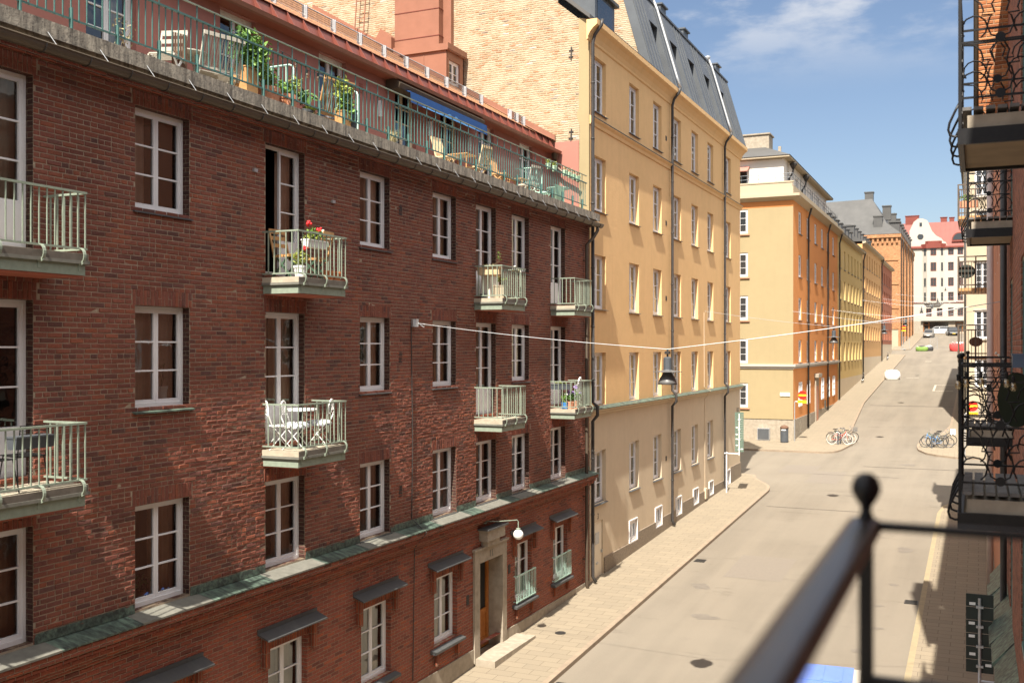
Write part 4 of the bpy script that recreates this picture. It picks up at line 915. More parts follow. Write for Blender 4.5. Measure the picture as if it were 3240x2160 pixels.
# ------------------------------------------------------------------ further buildings on the left
def block(name, label, y0, y1, X, zb, zt, base, mats, cols, rows, ww, wh, frame='wpaint', depth=.16, back=-26, eave=.4, roofm='greyroof', rise=3.2, south_wall=True, trims=(), sillm='greysheet', pipes=(), roof=True):
    root = thing(name, label, 'building', (X-6, (y0+y1)/2, zb)); F = west(X)
    o = [(c-ww/2, c+ww/2, z, z+wh) for c in cols for z in rows]
    wall(MB(), F, y0, y1, base, zt, o, depth).build('wall', M[mats[0]], root, True)
    wall(MB(), F, y0, y1, zb-1.5, base, [q for q in trims if q[0] == 'b'], depth).build('plinth', M[mats[1]], root, True)
    if south_wall: wall(MB(), south(y0), back, X, zb-1.5, zt).build('end_wall', M[mats[0]], root, True)
    k = window_proto('window', ww, wh, rich=False, frame=frame, glass='dglass', casw=.07, fw=.07); f = [True]
    put_windows(k, root, F, [(c, z) for c in cols for z in rows], depth-.03, f)
    so_ = None
    for c in cols:
        for z in rows:
            if so_ is None: so_ = MB().box(-.12, .09, -ww/2-.07, ww/2+.07, -.06, -.02).build('sill', M[sillm], root)
            else: so_ = dup(so_, root)
            so_.location = Vector((X, c, z))-wloc(root)
    if roof:
        mb = MB(); mb.prism([(X,y0,zt),(X+eave,y0,zt+.12),(X+eave,y0,zt+.3),(X,y0,zt+.3)], (0,y1-y0,0)); mb.build('eaves', M['cream'], root, True)
        mb = MB(); mb.prism([(X+eave+.05,y0,zt+.3),(X-5,y0,zt+.3+rise),(back,y0,zt+.3+rise),(back,y0,zt+.3)], (0,y1-y0,0)); mb.build('roof', M[roofm], root, True)
    for y in pipes:
        mb = MB(); mb.tube([(X+eave,y,zt+.25),(X+eave-.05,y,zt-.0),(X+.15,y,zt-.7),(X+.13,y,prof(y)+.1)], .075, 8); mb.build('downpipe', M['dpipe'], root, True, True)
    return root
# orange corner building
OY0, OY1 = 75.43, 101.0
OC = [78.55, 82.6, 86.65, 90.5, 94.2, 97.9]; ORW = [17.75, 14.55, 11.35, 8.22]
ob = block('orange_corner_building', 'orange and straw yellow corner building with white attic behind a parapet', OY0, OY1, XW, 2.6, 20.0, 7.95, ('orange','orange'), OC, ORW, 1.42, 1.66, roof=False, south_wall=False, depth=.1, pipes=(81.75, 93.1))
glow = [(c-.7, c+.7, 4.95, 6.75) for c in OC if not 84 < c < 88] 
# lower storey, plinth and straw facade towards the crossing
mb = MB(); mb.box(XW, XW+.05, OY0-.05, OY1, .5, 4.15); pl2 = mb.build('stone_plinth', M['stone'], ob, True)
kk = window_proto('window', 1.4, 1.8, rich=False, glass='dglass', casw=.07); f = [True]
for a, b, z0, z1 in glow:
    pass
put_windows(kk, ob, west(XW), [((a+b)/2, z0) for a, b, z0, z1 in glow], -.05, f)
mb = MB(); mb.prism([(XW,86.0,2.6),(XW,87.6,2.6),(XW,87.6,6.9),(XW,86.0,6.9)], (.12,0,0)); mb.box(XW,XW+.35,85.8,87.8,6.9,7.2); mb.build('portal', M['stone'], ob, True)
mb = MB(); mb.box(XW+.1, XW+.125, 86.3, 87.3, 3.0, 6.2); mb.build('entrance_door', M['rpink'], ob, True)
for y in (78.2, 82.9, 92):
    mb = MB(); mb.box(XW+.04, XW+.06, y-.5, y+.5, prof(y)+.15, prof(y)+1.05); mb.build('basement_window', M['dglass'], ob, True)
FS = south(OY0); SW = [(-16.6,-15.34,z,z+1.75) for z in (17.65,14.5,11.35,8.2,4.98)]
mb = MB(); wall(mb, FS, -30, XW, 4.15, 19.45, SW, .12); mb.build('straw_facade', M['straw'], ob, True)
mb = MB(); wall(mb, FS, -30, XW, 19.45, 20.0); mb.box(-30, XW+.02, OY0-.02, OY0, 19.5, 19.85); mb.build('orange_band', M['orange'], ob, True)
mb = MB(); mb.box(-30, -15.9, OY0-.05, OY0-.02, 1.5, 4.0) if False else None; wall(mb, south(OY0-.04), -30, XW+.05, 1.0, 4.1, [(-16.8,-15.85,2.4,4.1)], .3); mb.build('south_plinth', M['stone'], ob, True)
ks = window_proto('window', 1.26, 1.75, rows=3, rich=False, glass='dglass', casw=.07, fw=.08); f = [True]; put_windows(ks, ob, FS, [(-15.97, q[2]) for q in SW], .05, f)
mb = MB(); mb.box(-15.85, -15.75, OY0-.6, OY0-.05, 2.5, 4.1); mb.build('open_door', M['wpaint'], ob, True)
for z in (17.65,14.5,11.35,8.2,4.98): MB().box(-16.7, -15.2, OY0-.12, OY0, z-.14, z-.06).build('sill', M['rpink'], ob, True)
mb = MB(); mb.box(-30, XW+.18, OY0-.18, OY0, 7.95, 8.12); mb.box(XW, XW+.18, OY0, OY1, 7.95, 8.12); mb.box(-30, XW+.08, OY0-.08, OY0, 7.8, 7.95); mb.box(XW, XW+.08, OY0, OY1, 7.8, 7.95); mb.build('string_course', M['white'], ob, True)
mb = MB(); mb.prism([(XW,OY0-.02,19.9),(XW+.55,OY0-.5,20.15),(XW+.55,OY0-.5,20.32),(XW,OY0-.02,20.32)], (0,OY1-OY0+.5,0)); mb.prism([(-30,OY0,19.9),(-30,OY0-.5,20.15),(-30,OY0-.5,20.33),(-30,OY0,20.33)], (30+XW+.5,0,0)); mb.build('eaves', M['cream'], ob, True)
mb = MB(); wall(mb, FS, -30, XW, 20.3, 21.25); wall(mb, FW, OY0, OY1, 20.3, 21.0); mb.box(-30, XW+.03, OY0-.04, OY0+.15, 21.2, 21.3); mb.build('parapet', M['cream'], ob, True)
mb = MB(); 
for z in (21.55, 21.85): mb.tube([(-30,OY0+.05,z),(XW-.05,OY0+.05,z),(XW-.05,OY1,z-.2)], .02, 5)
for y in frange(OY0, OY1, 1.2): mb.tube([(XW-.05,y,20.9),(XW-.05,y,21.85)], .015, 4)
for x in frange(-22, XW, 1.2): mb.tube([(x,OY0+.05,21.2),(x,OY0+.05,21.85)], .015, 4)
mb.build('roof_railing', M['greysheet'], ob, True)
AX, AY = -12.95, OY0+1.0
mb = MB(); wall(mb, south(AY), -30, AX, 20.3, 23.1); wall(mb, west(AX), AY, OY1-1.5, 20.3, 23.2, [(c-.5,c+.5,20.9,22.5) for c in OC], .1); at = mb.build('attic', M['bwhite'], ob, True)
ka = window_proto('window', 1.0, 1.6, rich=False, glass='dglass', casw=.07); f = [True]; put_windows(ka, ob, west(AX), [(c, 20.9) for c in OC], .06, f)
mb = MB(); mb.box(-16.9, -15.5, AY-.06, AY, 20.6, 22.5); mb.build('attic_window_frame', M['wpaint'], ob, True)
mb = MB(); mb.box(-16.8, -15.6, AY-.075, AY-.06, 20.75, 22.35); mb.build('attic_glass', M['dglass'], ob, True)
mb = MB(); mb.prism([(-16.9,AY-.05,22.7),(-16.9,AY-.9,22.25),(-16.9,AY-.88,22.2),(-16.9,AY-.05,22.6)], (1.5,0,0)); mb.build('striped_awning', M['salmon'], ob, True)
mb = MB(); zt = 23.15
mb.prism([(AX+.5,AY-.5,zt),(AX+.5,AY-.5,zt+.12),(-30,AY-.5,zt+.12),(-30,AY-.5,zt)], (0,OY1-AY,0)); mb.build('attic_eaves', M['cream'], ob, True)
mb = MB(); a = (AX+.55,AY-.55,zt+.13); b = (AX+.55,OY1-.5,zt+.13); p = (-17.5,AY+4.5,zt+2.6); q = (-17.5,OY1-4,zt+2.6); r2 = (-30,AY-.55,zt+.13); r3 = (-30,AY+4.5,zt+2.6)
mb.quad(a,b,q,p); mb.quad(r2,a,p,r3); mb.quad(r3,p,q,(-30,OY1-4,zt+2.6)); mb.quad(b,(-30,OY1-.5,zt+.13),(-30,OY1-4,zt+2.6),q); orf = mb.build('roof', M['greyroof'], ob, True)
mb = MB(); mb.box(-16.3, -14.3, AY+1.6, AY+3.2, 23.6, 25.3); mb.box(-16.4, -14.2, AY+1.5, AY+3.3, 25.3, 25.4); mb.box(-13.6, -13.4, AY+1.5, AY+1.7, 23.3, 24.3); mb.build('chimney', M['stone'], ob, True)
for y in (78.3, 84.5):
    mb = MB(); mb.lathe([(.1,0),(.28,.35),(.28,.45)], (AX+.4,y,22.6), 10); mb.tube([(AX+.4,y,22.6),(AX+.35,y,22.3),(AX+.1,y,21.9),(AX+.1,y,20.4)], .07, 8); mb.build('attic_downpipe', M['dpipe'], ob, True, True)
# mustard, tan, red blocks
y2 = block('mustard_apartment_building', 'mustard yellow building with narrow dark windows beyond the orange corner', 101.0, 123.6, XW, 4.2, 19.9, 6.3, ('yel2','beige'), [103.0,106.6,109.9,113.0,116.0,118.9,122.0], [17.0,14.0,11.0,8.0], 1.25, 1.85, rise=2.4, pipes=(101.3,123.3))
o2 = block('tan_apartment_building', 'tan orange building with evenly spaced small windows in mid street', 123.6, 148.5, XW, 5.8, 21.2, 8.2, ('or2','beige'), [126,129.2,132.4,135.6,138.8,142,145.6], [18.7,15.9,13.1,10.2], 1.3, 1.7, rise=2.2, pipes=(148.2,))
r2_ = block('red_apartment_building', 'low brick red building before the second crossing', 148.5, 167.5, XW, 7.4, 20.9, 9.8, ('redst','beige'), [151,154,157,160,163,166], [18.2,15.6,13.0,10.4], 1.25, 1.6, rise=1.8, frame='redbox')
for root, ys, zt, X in ((y2, frange(103,121,3.0), 21.1, -13.0), (o2, frange(126,146,3.4), 22.4, -13.2)):
    for y in ys:
        mb = MB(); mb.box(X-2.4, X, y-.55, y+.55, zt-.6, zt+1.1); mb.box(X-2.5, X+.12, y-.65, y+.65, zt+1.1, zt+1.2); mb.build('roof_dormer', M['greyroof'], root, True)
# tall brown brick building with slate hip roof
tb = thing('brown_brick_building', 'tall brown brick building with arched frieze under a grey hipped roof', 'building', (-18, 205, 9.4))
TY0, TY1, TZ = 181.5, 222, 27.6
tc_ = [185,189.5,194,198.5,203,207.5,212,216.5]; trw = [24.2,20.2,16.2,12.6]
wall(MB(), FW, TY0, TY1, 12.4, TZ, [(c-.75,c+.75,z,z+2.5) for c in tc_ for z in trw], .3).build('wall', M['tower'], tb, True)
wall(MB(), south(TY0), -30, XW, 12.4, TZ).build('end_wall', M['tower'], tb, True)
mb = MB(); wall(mb, FW, TY0, TY1, 5, 12.4); wall(mb, south(TY0), -30, XW, 5, 12.4); mb.build('pale_base', M['cream'], tb, True)
kt = window_proto('window', 1.5, 2.5, rich=False, frame='redbox', glass='dglass', casw=.08); f = [True]; put_windows(kt, tb, FW, [(c, z) for c in tc_ for z in trw], .25, f)
mb = MB()
for z in (12.4, 15.8, 19.8, 23.8): mb.box(-30, XW+.12, TY0-.12, TY0, z, z+.18); mb.box(XW, XW+.12, TY0, TY1, z, z+.18)
mb.box(-30, XW+.45, TY0-.45, TY0, TZ, TZ+.6); mb.box(XW, XW+.45, TY0, TY1, TZ, TZ+.6)
for x in frange(-28, XW-.2, .75): mb.box(x-.16, x+.16, TY0-.3, TY0, TZ-.9, TZ)
for y in frange(TY0+.4, TY1, .75): mb.box(XW, XW+.3, y-.16, y+.16, TZ-.9, TZ)
for y in [TY0+.35]+[c+2.25 for c in tc_]: mb.box(XW, XW+.35, y-.4, y+.4, 9, TZ)
mb.build('brick_frieze', M['tower'], tb, True)
mb = MB(); z1 = TZ+.6; z2 = z1+2.1; z3 = z1+6.6
A_ = [(-30,TY0-.5,z1),(XW+.5,TY0-.5,z1),(XW+.5,TY1,z1)]; B_ = [(-30,TY0+2,z2),(XW-2,TY0+2,z2),(XW-2,TY1,z2)]; C_ = [(-30,TY0+6.5,z3),(-16.8,TY0+6.5,z3+.3),(-16.8,TY1,z3+.3)]
for P_, Q_ in ((A_,B_),(B_,C_)):
    for i in range(2): mb.quad(P_[i],P_[i+1],Q_[i+1],Q_[i])
mb.quad(C_[1],C_[2],(-30,TY1,z1),(-30,TY0+6.5,z3)); trf = mb.build('roof', M['greyroof'], tb, True)
for i, (x, y, z) in enumerate([(-17.4,189.5,z3-.5),(-15.4,183.2,z2-.4),(-15.0,196,z3-1.6),(-14.6,203,z3-2),(-14.4,210,z3-2.2),(-14.2,217,z3-2.4),(-20.5,183.2,z2-.3)]):
    mb = MB(); hh = (3.2,2.6,2.6,2.4,2.4,2.2,1.2)[i]; mb.box(x-.7, x+.7, y-.6, y+.6, z-1, z+hh-1.2); mb.box(x-.8, x+.8, y-.7, y+.7, z+hh-1.2, z+hh-1.0); mb.build('chimney', M['greyroof'], tb, True)
for y in tc_:
    mb = MB(); mb.box(-13.6, -12.1, y-.8, y+.8, z1, z1+2.2); mb.box(-13.8, -11.9, y-1, y+1, z1+2.2, z1+2.4); mb.build('roof_dormer', M['greyroof'], tb, True)
for y in (182.3, 187.2, 196.2, 205.2, 214.2):
    mb = MB(); mb.tube([(XW+.45,y,TZ+.3),(XW+.45,y,TZ-.4),(XW+.42,y,9.5)], .09, 6); mb.build('downpipe', M['dpipe'], tb, True, True)
# ------------------------------------------------------------------ white building closing the street
wb = thing('white_apartment_building', 'white apartment building with curved gable and red roof closing the street', 'building', (-4, 236, 12.5))
WY = 228.0; FWB = south(WY)
wcols = [(-5.13,1.05),(-3.36,1.05),(-.4,1.05),(1.4,1.05),(4.0,1.05)]; wrows = [28.25,25.05,21.9,18.95,15.75]
wo = [(c-w_/2,c+w_/2,z,z+1.75) for c, w_ in wcols for z in wrows] + [(-8.95,-7.85,z,z+1.75) for z in wrows[:4]] + [(-9.85,-8.75,15.75,17.4),(-7.8,-6.7,15.75,17.4)]
wall(MB(), FWB, -20, 12, 14.8, 29.8, wo, .2).build('wall', M['white'], wb, True)
k1 = window_proto('window', 1.05, 1.75, rich=False, frame='redbox', glass='dglass', casw=.035, fw=.05, rows=2); f = [True]; put_windows(k1, wb, FWB, [(c, z) for c, w_ in wcols for z in wrows] + [(-9.3,15.75),(-7.25,15.75)], .12, f)
mb = MB(); mb.prism([(-10.5,WY,14.95+3.6),(-9.6,WY-.75,18.55),(-7.2,WY-.75,18.55),(-6.3,WY,18.55)], (0,0,11.1)); by = mb.build('bay', M['white'], wb, True)
mb = MB(); mb.prism([(-11,WY+.1,29.7),(-9.8,WY-1.1,29.7),(-7.0,WY-1.1,29.7),(-5.8,WY+.1,29.7)], (0,0,.9)); mb.prism([(-10.2,WY+.1,30.6),(-9.4,WY-.7,30.6),(-7.4,WY-.7,30.6),(-6.6,WY+.1,30.6)], (0,0,.6)); mb.build('bay_roof', M['redroof'], wb, True)
k2 = window_proto('window', 1.1, 1.75, rich=False, frame='redbox', glass='dglass', casw=.035, fw=.05, rows=2); f = [True]; put_windows(k2, wb, south(WY-.75), [(-8.4, z) for z in wrows[:4]], -.06, f)
for z in wrows[:4]:
    mb = MB(); 
    for x0, y0, x1, y1 in ((-10.2,WY-.28,-9.85,WY-.57),(-6.95,WY-.57,-6.6,WY-.28)): mb.prism([(x0,y0-.02,z),(x1,y1-.02,z),(x1,y1-.05,z),(x0,y0-.05,z)], (0,0,1.7))
    mb.build('side_window', M['dglass'], wb, True)
pts = [(-13.0,29.8),(-13.0,33.5),(-12.2,35.3),(-11.4,35.95),(-10.4,35.9),(-9.6,35.5),(-9.2,34.6),(-8.7,33.3),(-7.9,32.3),(-6.9,31.7),(-6.6,31.2),(-6.1,30.9),(-5.8,30.3),(-5.6,29.8)]
mb = MB(); mb.prism([(x,WY-.1,z) for x, z in pts], (0,.5,0)); mb.build('curved_gable', M['white'], wb, True)
mb = MB(); mb.lathe([(.55,-.02),(.6,0),(.55,.02)], (0,0,0), 16); o = mb.build('round_window', M['dglass'], wb); o.location = Vector((-10.9,WY-.14,32.2))-wloc(wb); o.rotation_euler = (R(90),0,0)
mb = MB(); mb.box(-11.1,-10.6,WY-.14,WY-.1,34.3,35.1); mb.build('gable_window', M['dglass'], wb, True)
mb = MB(); mb.box(-20, 12, WY-.35, WY, 29.75, 30.05); mb.box(-20, 12, WY-.15, WY, 18.5, 18.65); mb.build('eaves', M['redroof'], wb, True)
mb = MB(); mb.prism([(-20,WY-.3,30.0),(-20,WY+3.2,35.4),(-20,WY+9,36),(-20,WY+9,30)], (32,0,0)); rr = mb.build('roof', M['redroof'], wb, True)
mb = MB()
for x in frange(-8, 11, .9): mb.bar((x,WY-.28,30.05),(x,WY+3.15,35.42),.05,.06)
mb.build('roof_seam', M['redroof'], rr, True)
for x0, x1, z0, z1, y in ((-14,-11.4,34.5,36.9,WY+3),(-7.2,-6,35.3,36.4,WY+4),(-5.5,-4.6,35.3,36.3,WY+4),(-17,-15,34,35.6,WY+3)):
    mb = MB(); mb.box(x0, x1, y, y+1.4, z0, z1); mb.box(x0-.1, x1+.1, y-.1, y+1.5, z1, z1+.12); mb.build('chimney', M['redroof'], wb, True)
pts = [(-5.3+1.15*math.cos(R(180-15*k)), 31.0+1.5*math.sin(R(180-15*k))) for k in range(13)]
pts = [(-3.6+1.15*math.cos(R(180-15*k)), 31.3+1.3*math.sin(R(180-15*k))) for k in range(13)]
mb = MB(); mb.prism([(x,WY-.1,z) for x, z in [(-4.95,30.9)]+[(-3.6+(x+3.6)*1.18, 31.2+(z-31.2)*1.15) for x, z in pts]+[(-2.25,30.9)]], (0,2.5,0)); ld = mb.build('arched_dormer', M['redroof'], wb, True)
mb = MB(); mb.prism([(x,WY-.13,z) for x, z in pts], (0,.03,0)); mb.build('arched_window', M['dglass'], ld, True)
for x, z in ((-8.5,34.3),(-4,34.6)):
    mb = MB(); yy = WY-.3+(z-30)/5.4*3.5; mb.prism([(x-.45,yy-.08,z-.3),(x+.45,yy-.08,z-.3),(x+.45,yy+.34,z+.36),(x-.45,yy+.34,z+.36)], (0,-.05,.03)); mb.build('skylight', M['wpaint'], wb, True)
mb = MB(); wall(mb, south(WY-.04), -20, 12, 11.5, 14.8, [(-10.4,-5.6,12.6,14.6),(-4.3,-2.6,12.6,14.6),(-2.2,1.2,12.6,14.6)], .5); mb.build('shop_front', M['stone'], wb, True)
mb = MB()
for x0, x1 in ((-10.4,-5.6),(-4.3,-2.6),(-2.2,1.2)): mb.quad((x0,WY+.4,12.5),(x1,WY+.4,12.5),(x1,WY+.4,14.6),(x0,WY+.4,14.6))
mb.build('shop_glass', M['dglass'], wb, True)
mb = MB()
for x in (-10.3,-9.3,-4.2,-3.0): mb.box(x-.06, x+.06, WY+.3, WY+.42, 12.5, 14.55)
mb.box(-10.3,-9.3,WY+.3,WY+.42,14.0,14.1); mb.box(-4.2,-3.0,WY+.3,WY+.42,14.35,14.5); mb.build('orange_door_frame', M['door'], wb, True)
mb = MB(); mb.box(-10.8, 1.5, WY-.6, WY, 14.72, 14.85); mb.build('shop_canopy', M['dpipe'], wb, True)
M['orielb'] = brick('orange_red_brick', [(0,(.22,.075,.03)),(.5,(.36,.13,.05)),(1,(.44,.19,.08))], (.40,.27,.17), bs=.5, squash=False)
# ------------------------------------------------------------------ right side: brick building, its balconies, pink and cream neighbours
rb = thing('brick_balcony_building', 'rough red brick building with black wrought iron balconies beside the camera', 'building', (5, 8, .3))
XE = .5; FE = east(XE); RY1 = 22.4
RC = [(-2.5,1.3),(3.6,1.3),(6.5,1.3),(10.7,1.4),(14.2,1.2),(19.2,1.4)]; rz_ = [4.7,8.06,11.46]
ro = [(c-w_/2,c+w_/2,z+(.0 if abs(c-10.7) < .2 or abs(c-19.2) < .2 else .75),z+2.4) for c, w_ in RC for z in rz_]
wall(MB(), FE, -14, RY1, -1.5, 16.3, ro, .16).build('wall', M['rbrick'], rb, True)
mb = MB(); wall(mb, Fac((0,RY1,0),(1,0,0),(0,1,0),0), XE, 12, -1, 16.3); wall(mb, south(-14), XE, 12, -2, 16.3); mb.build('end_wall', M['rbrick'], rb, True)
kr = window_proto('window', 1.3, 1.65, rich=False, frame='teal', glass='dglass'); f = [True]; put_windows(kr, rb, FE, [(c, z+.75) for c, w_ in RC for z in rz_ if abs(c-10.7) > .2 and abs(c-19.2) > .2], .02, f)
kr = window_proto('balcony_door', 1.4, 2.4, rich=False, frame='teal', glass='dglass', door=.6, rows=2); f = [True]; put_windows(kr, rb, FE, [(c, z) for c in (10.7,19.2) for z in rz_], .02, f)
mb = MB(); mb.box(.46, 12, -14.3, RY1, 16.3, 16.45); mb.prism([(.46,-14.3,16.45),(.46,-14.3,16.5),(6,-14.3,19.2),(12,-14.3,16.5)], (0,RY1+14.3,0)); mb.build('roof', M['greyroof'], rb, True)
def iron_panel(mb, F, w_, zt, cells):
    """wrought iron scroll railing between posts; u runs 0..w_, height 0..zt"""
    P = lambda u, v: F(u, v); r = .008
    for v, t in ((.05,.018),(.50*zt,.016),(.87*zt,.014),(zt,.02)): mb.bar(P(0,v), P(w_,v), t, t)
    cw = w_/cells
    for k in range(cells):
        c = (k+.5)*cw; h = zt
        for v0, v1, s1 in ((.05,.50*h,1),(.50*h,.87*h,1)):
            hh = v1-v0
            for sg in (-1, 1):
                mb.tube([P(c+sg*.02,v0+.03), P(c+sg*.075,v0+.12*hh), P(c+sg*.105,v0+.32*hh), P(c+sg*.085,v0+.5*hh), P(c+sg*.06,v0+.56*hh), P(c+sg*.15,v0+.57*hh), P(c+sg*.135,v0+.66*hh), P(c+sg*.155,v0+.82*hh), P(c+sg*.215,v0+.95*hh), P(c+sg*cw*.5,v0+hh*.985)], r, 5)
                mb.tube([P(c+sg*.03,v1-.02), P(c+sg*.07,v1-.2*hh), P(c+sg*.045,v1-.4*hh)], r, 5)
            for sg in (-1, 1):
                rr = min(.105, cw*.28); cu, cv = c+sg*(cw*.5-rr-.01), v0+rr+.015
                mb.tube([P(cu+rr*math.cos(R(a_)), cv+rr*math.sin(R(a_))) for a_ in range(-60, 250, 31)], r, 5)
        for v in (.07, .52*h):
            q = Vector(P(c, v)); n_ = (Vector(P(1,0))-Vector(P(0,0))).cross(Vector((0,0,1))).normalized()
            a_ = [q + (Vector(P(1,0))-Vector(P(0,0)))*(.042*math.cos(R(t))) + Vector((0,0,.042*math.sin(R(t)))) - n_*.012 for t in range(0,360,30)]; mb.prism(a_, n_*.024)
M['under'] = plain('brownish_concrete_underside', (.30,.235,.16), (.22,.17,.115), .9, 3)
def iron_balcony(y0, y1, xf, zd, zt=1.08, finial=True):
    """xf = outer plane, zd = deck top"""
    mb = MB(); mb.box(xf+.06, XE, y0+.03, y1-.03, zd-.24, zd-.10); o = mb.build('balcony', M['stone'], rb, True)
    mb = MB(); t = .035
    mb.box(xf-.02, XE, y0-.02, y0+.03, zd-.36, zd-.22); mb.box(xf-.02, XE, y1-.03, y1+.02, zd-.36, zd-.22); mb.box(xf-.02, xf+.03, y0+.03, y1-.03, zd-.36, zd-.22); mb.build('steel_beam', M['black'], o, True)
    mb = MB(); mb.box(xf+.03, XE, y0+.03, y1-.03, zd-.33, zd-.245); mb.build('underside', M['under'], o, True)
    mb = MB(); x = xf+.02
    while x < XE-.06: mb.box(x, x+.075, y0+.0, y1, zd-.06, zd-.03); x += .095
    mb.build('deck_board', M['greywood2'], o, True)
    mb = MB()
    iron_panel(mb, lambda u, v: (xf+u, y0, zd+v), XE-xf, zt, 1); iron_panel(mb, lambda u, v: (xf+u, y1, zd+v), XE-xf, zt, 1); iron_panel(mb, lambda u, v: (xf, y0+u, zd+v), y1-y0, zt, 3)
    for y in (y0, y1): mb.box(xf-.014, xf+.014, y-.014, y+.014, zd-.3, zd+zt+.06)
    mb.build('railing', M['black'], o, True)
    if finial:
        mb = MB()
        for y in (y0, y1): mb.ball((xf,y,zd+zt+.085), .026, 10)
        mb.build('finial', M['black'], o, True, True)
    for y in frange(y0, y1, (y1-y0)/3): MB().tube([(xf,y,zd+.02),(xf-.04,y,zd-.06),(xf-.085,y,zd-.16),(xf-.095,y,zd-.22),(xf-.08,y,zd-.27),(xf-.04,y,zd-.285),(xf,y,zd-.28)], .011, 7).build('scroll_bracket', M['black'], o, True, True)
    return o
M['greywood2'] = plain('grey_deck_board', (.17,.16,.15), (.10,.095,.09), .8, 9)
for y0, y1, xf in ((9.95, 11.5, -.15), (18.4, 20.0, -.165)):
    for zd in (8.06, 11.46, 4.66): 
        if zd > 5: iron_balcony(y0, y1, xf, zd)
iron_balcony(1.65-2.6, 1.65, -.16, 8.06, zt=.98) if False else None
# the camera's own balcony: railing in the foreground
mb = MB(); mb.box(-.1, XE, -.9, 1.6, 7.82, 7.96); ow = mb.build('balcony', M['stone'], rb, True)
tag(ow, 'near balcony with a thick dark handrail in the foreground')
mb = MB(); n = 14; a, b = -.186, -.134; zz = 9.04; x0 = (a+b)/2
sec = [(x0+.026*math.copysign(abs(math.cos(R(t)))**.6, math.cos(R(t))), zz-.014+.014*math.copysign(abs(math.sin(R(t)))**.7, math.sin(R(t)))) for t in range(0,360,20)]
mb.prism([(x,-.9,z) for x, z in sec], (0,2.565,0)); mb.build('handrail', M['rail'] if 'rail' in M else M['black'], ow, True, False)
mb = MB(); mb.box(-.146, XE, 1.640, 1.652, zz-.016, zz-.003); mb.box(-.146, XE, 1.640, 1.652, 8.783, 8.803); mb.box(-.166,-.146,1.64,1.66,7.9,zz-.01); mb.box(-.16,-.152,-.9,1.64,8.775,8.788); mb.build('railing_bar', M['black'], ow, True)
mb = MB(); mb.lathe([(.012,-.02),(.012,.0),(.008,.012),(.009,.02),(.015,.028),(.021,.04),(.0215,.05),(.017,.062),(.008,.069),(.001,.07)], (-.156,1.65,zz), 20); mb.build('finial', M['black'], ow, True, True)
mb = MB(); mb.box(-.02, XE, 21.2, RY1, 13.5, 21); mb.box(-.05, XE, 21.15, RY1+.02, 13.3, 13.5); mb.build('oriel', M['orielb'], rb, True); mb = MB(); mb.tube([(-.04,21.1,21),(-.04,21.1,13.0)], .045, 8); mb.build('oriel_pipe', M['gpipe'], rb, True, True)
# downpipe, copper canopy
mb = MB(); mb.tube([(.42,21.0,13.2),(.42,21.0,.95)], .06, 10); mb.build('downpipe', M['dpipe'], rb, True, True)
mb = MB(); segs = frange(6.0, 24.4, 1.15)
for i, (a, b) in enumerate(zip(segs, segs[1:])):
    dz = .0 if i % 2 else .012; mb.prism([(XE+.05,a,4.84+dz),(.22-.03*(i % 3),a,4.42+dz),(.22-.03*(i % 3),a,4.36+dz),(XE+.05,a,4.72+dz)], (0,b-a+.02,0))
mb.build('canopy', M['copper'], rb, True)
# pinkish neighbour with plain balconies and a pale pipe
pk = thing('pinkish_tan_building', 'pinkish tan stucco building with slatted brown balconies beyond the brick one', 'building', (5, 38, 1.4))
pops = [(c-.6,c+.6,z,z+1.7) for c in (25,28,31,34,39,43,52) for z in (5.2,8.6,11.8)]
mb = MB(); wall(mb, east(.52), RY1, 54, -1, 17, pops, .12); wall(mb, Fac((0,54,0),(1,0,0),(0,1,0),0), .52, 14, -1, 17); mb.build('wall', M['rpink'], pk, True)
kp = window_proto('window', 1.2, 1.7, rich=False, glass='dglass'); f = [True]; put_windows(kp, pk, east(.52), [((q[0]+q[1])/2, q[2]) for q in pops], .02, f)
mb = MB(); mb.prism([(.15,RY1,15.4),(.15,RY1,15.6),(6,RY1,18),(14,RY1,15.6)], (0,54-RY1,0)) if False else mb.prism([(.3,RY1,17),(.3,RY1,17.2),(6,RY1,20),(14,RY1,17.2)], (0,54-RY1,0)); mb.build('roof', M['greyroof'], pk, True)
mb = MB(); mb.tube([(.34,36.5,15.5),(.34,36.5,1.4)], .10, 12); mb.build('downpipe', M['palepipe'], pk, True, True)
for zd in (14.7, 11.75, 8.95):
    y0, y1, xf = 46.0, 49.0, -.76
    mb = MB(); mb.box(xf, .52, y0, y1, zd-.12, zd); o = mb.build('balcony', M['teak'], pk, True)
    mb = MB()
    for z in (zd+1.28, zd+1.08, zd+.12): mb.box(xf-.02, xf+.02, y0, y1, z-.025, z+.025); mb.box(xf, .52, y0-.02, y0+.02, z-.025, z+.025)
    for x in frange(xf, .5, .125): mb.box(x-.012, x+.012, y0-.012, y0+.012, zd-.25, zd+1.1)
    for y in frange(y0, y1, .125): mb.box(xf-.012, xf+.012, y-.012, y+.012, zd-.25, zd+1.1)
    for x in (xf, -.1, .45): mb.box(x-.025, x+.025, y0-.03, y0+.02, zd-.2, zd+1.3)
    mb.build('railing', M['brownmetal'] if 'brownmetal' in M else M['gpipe'], o, True)
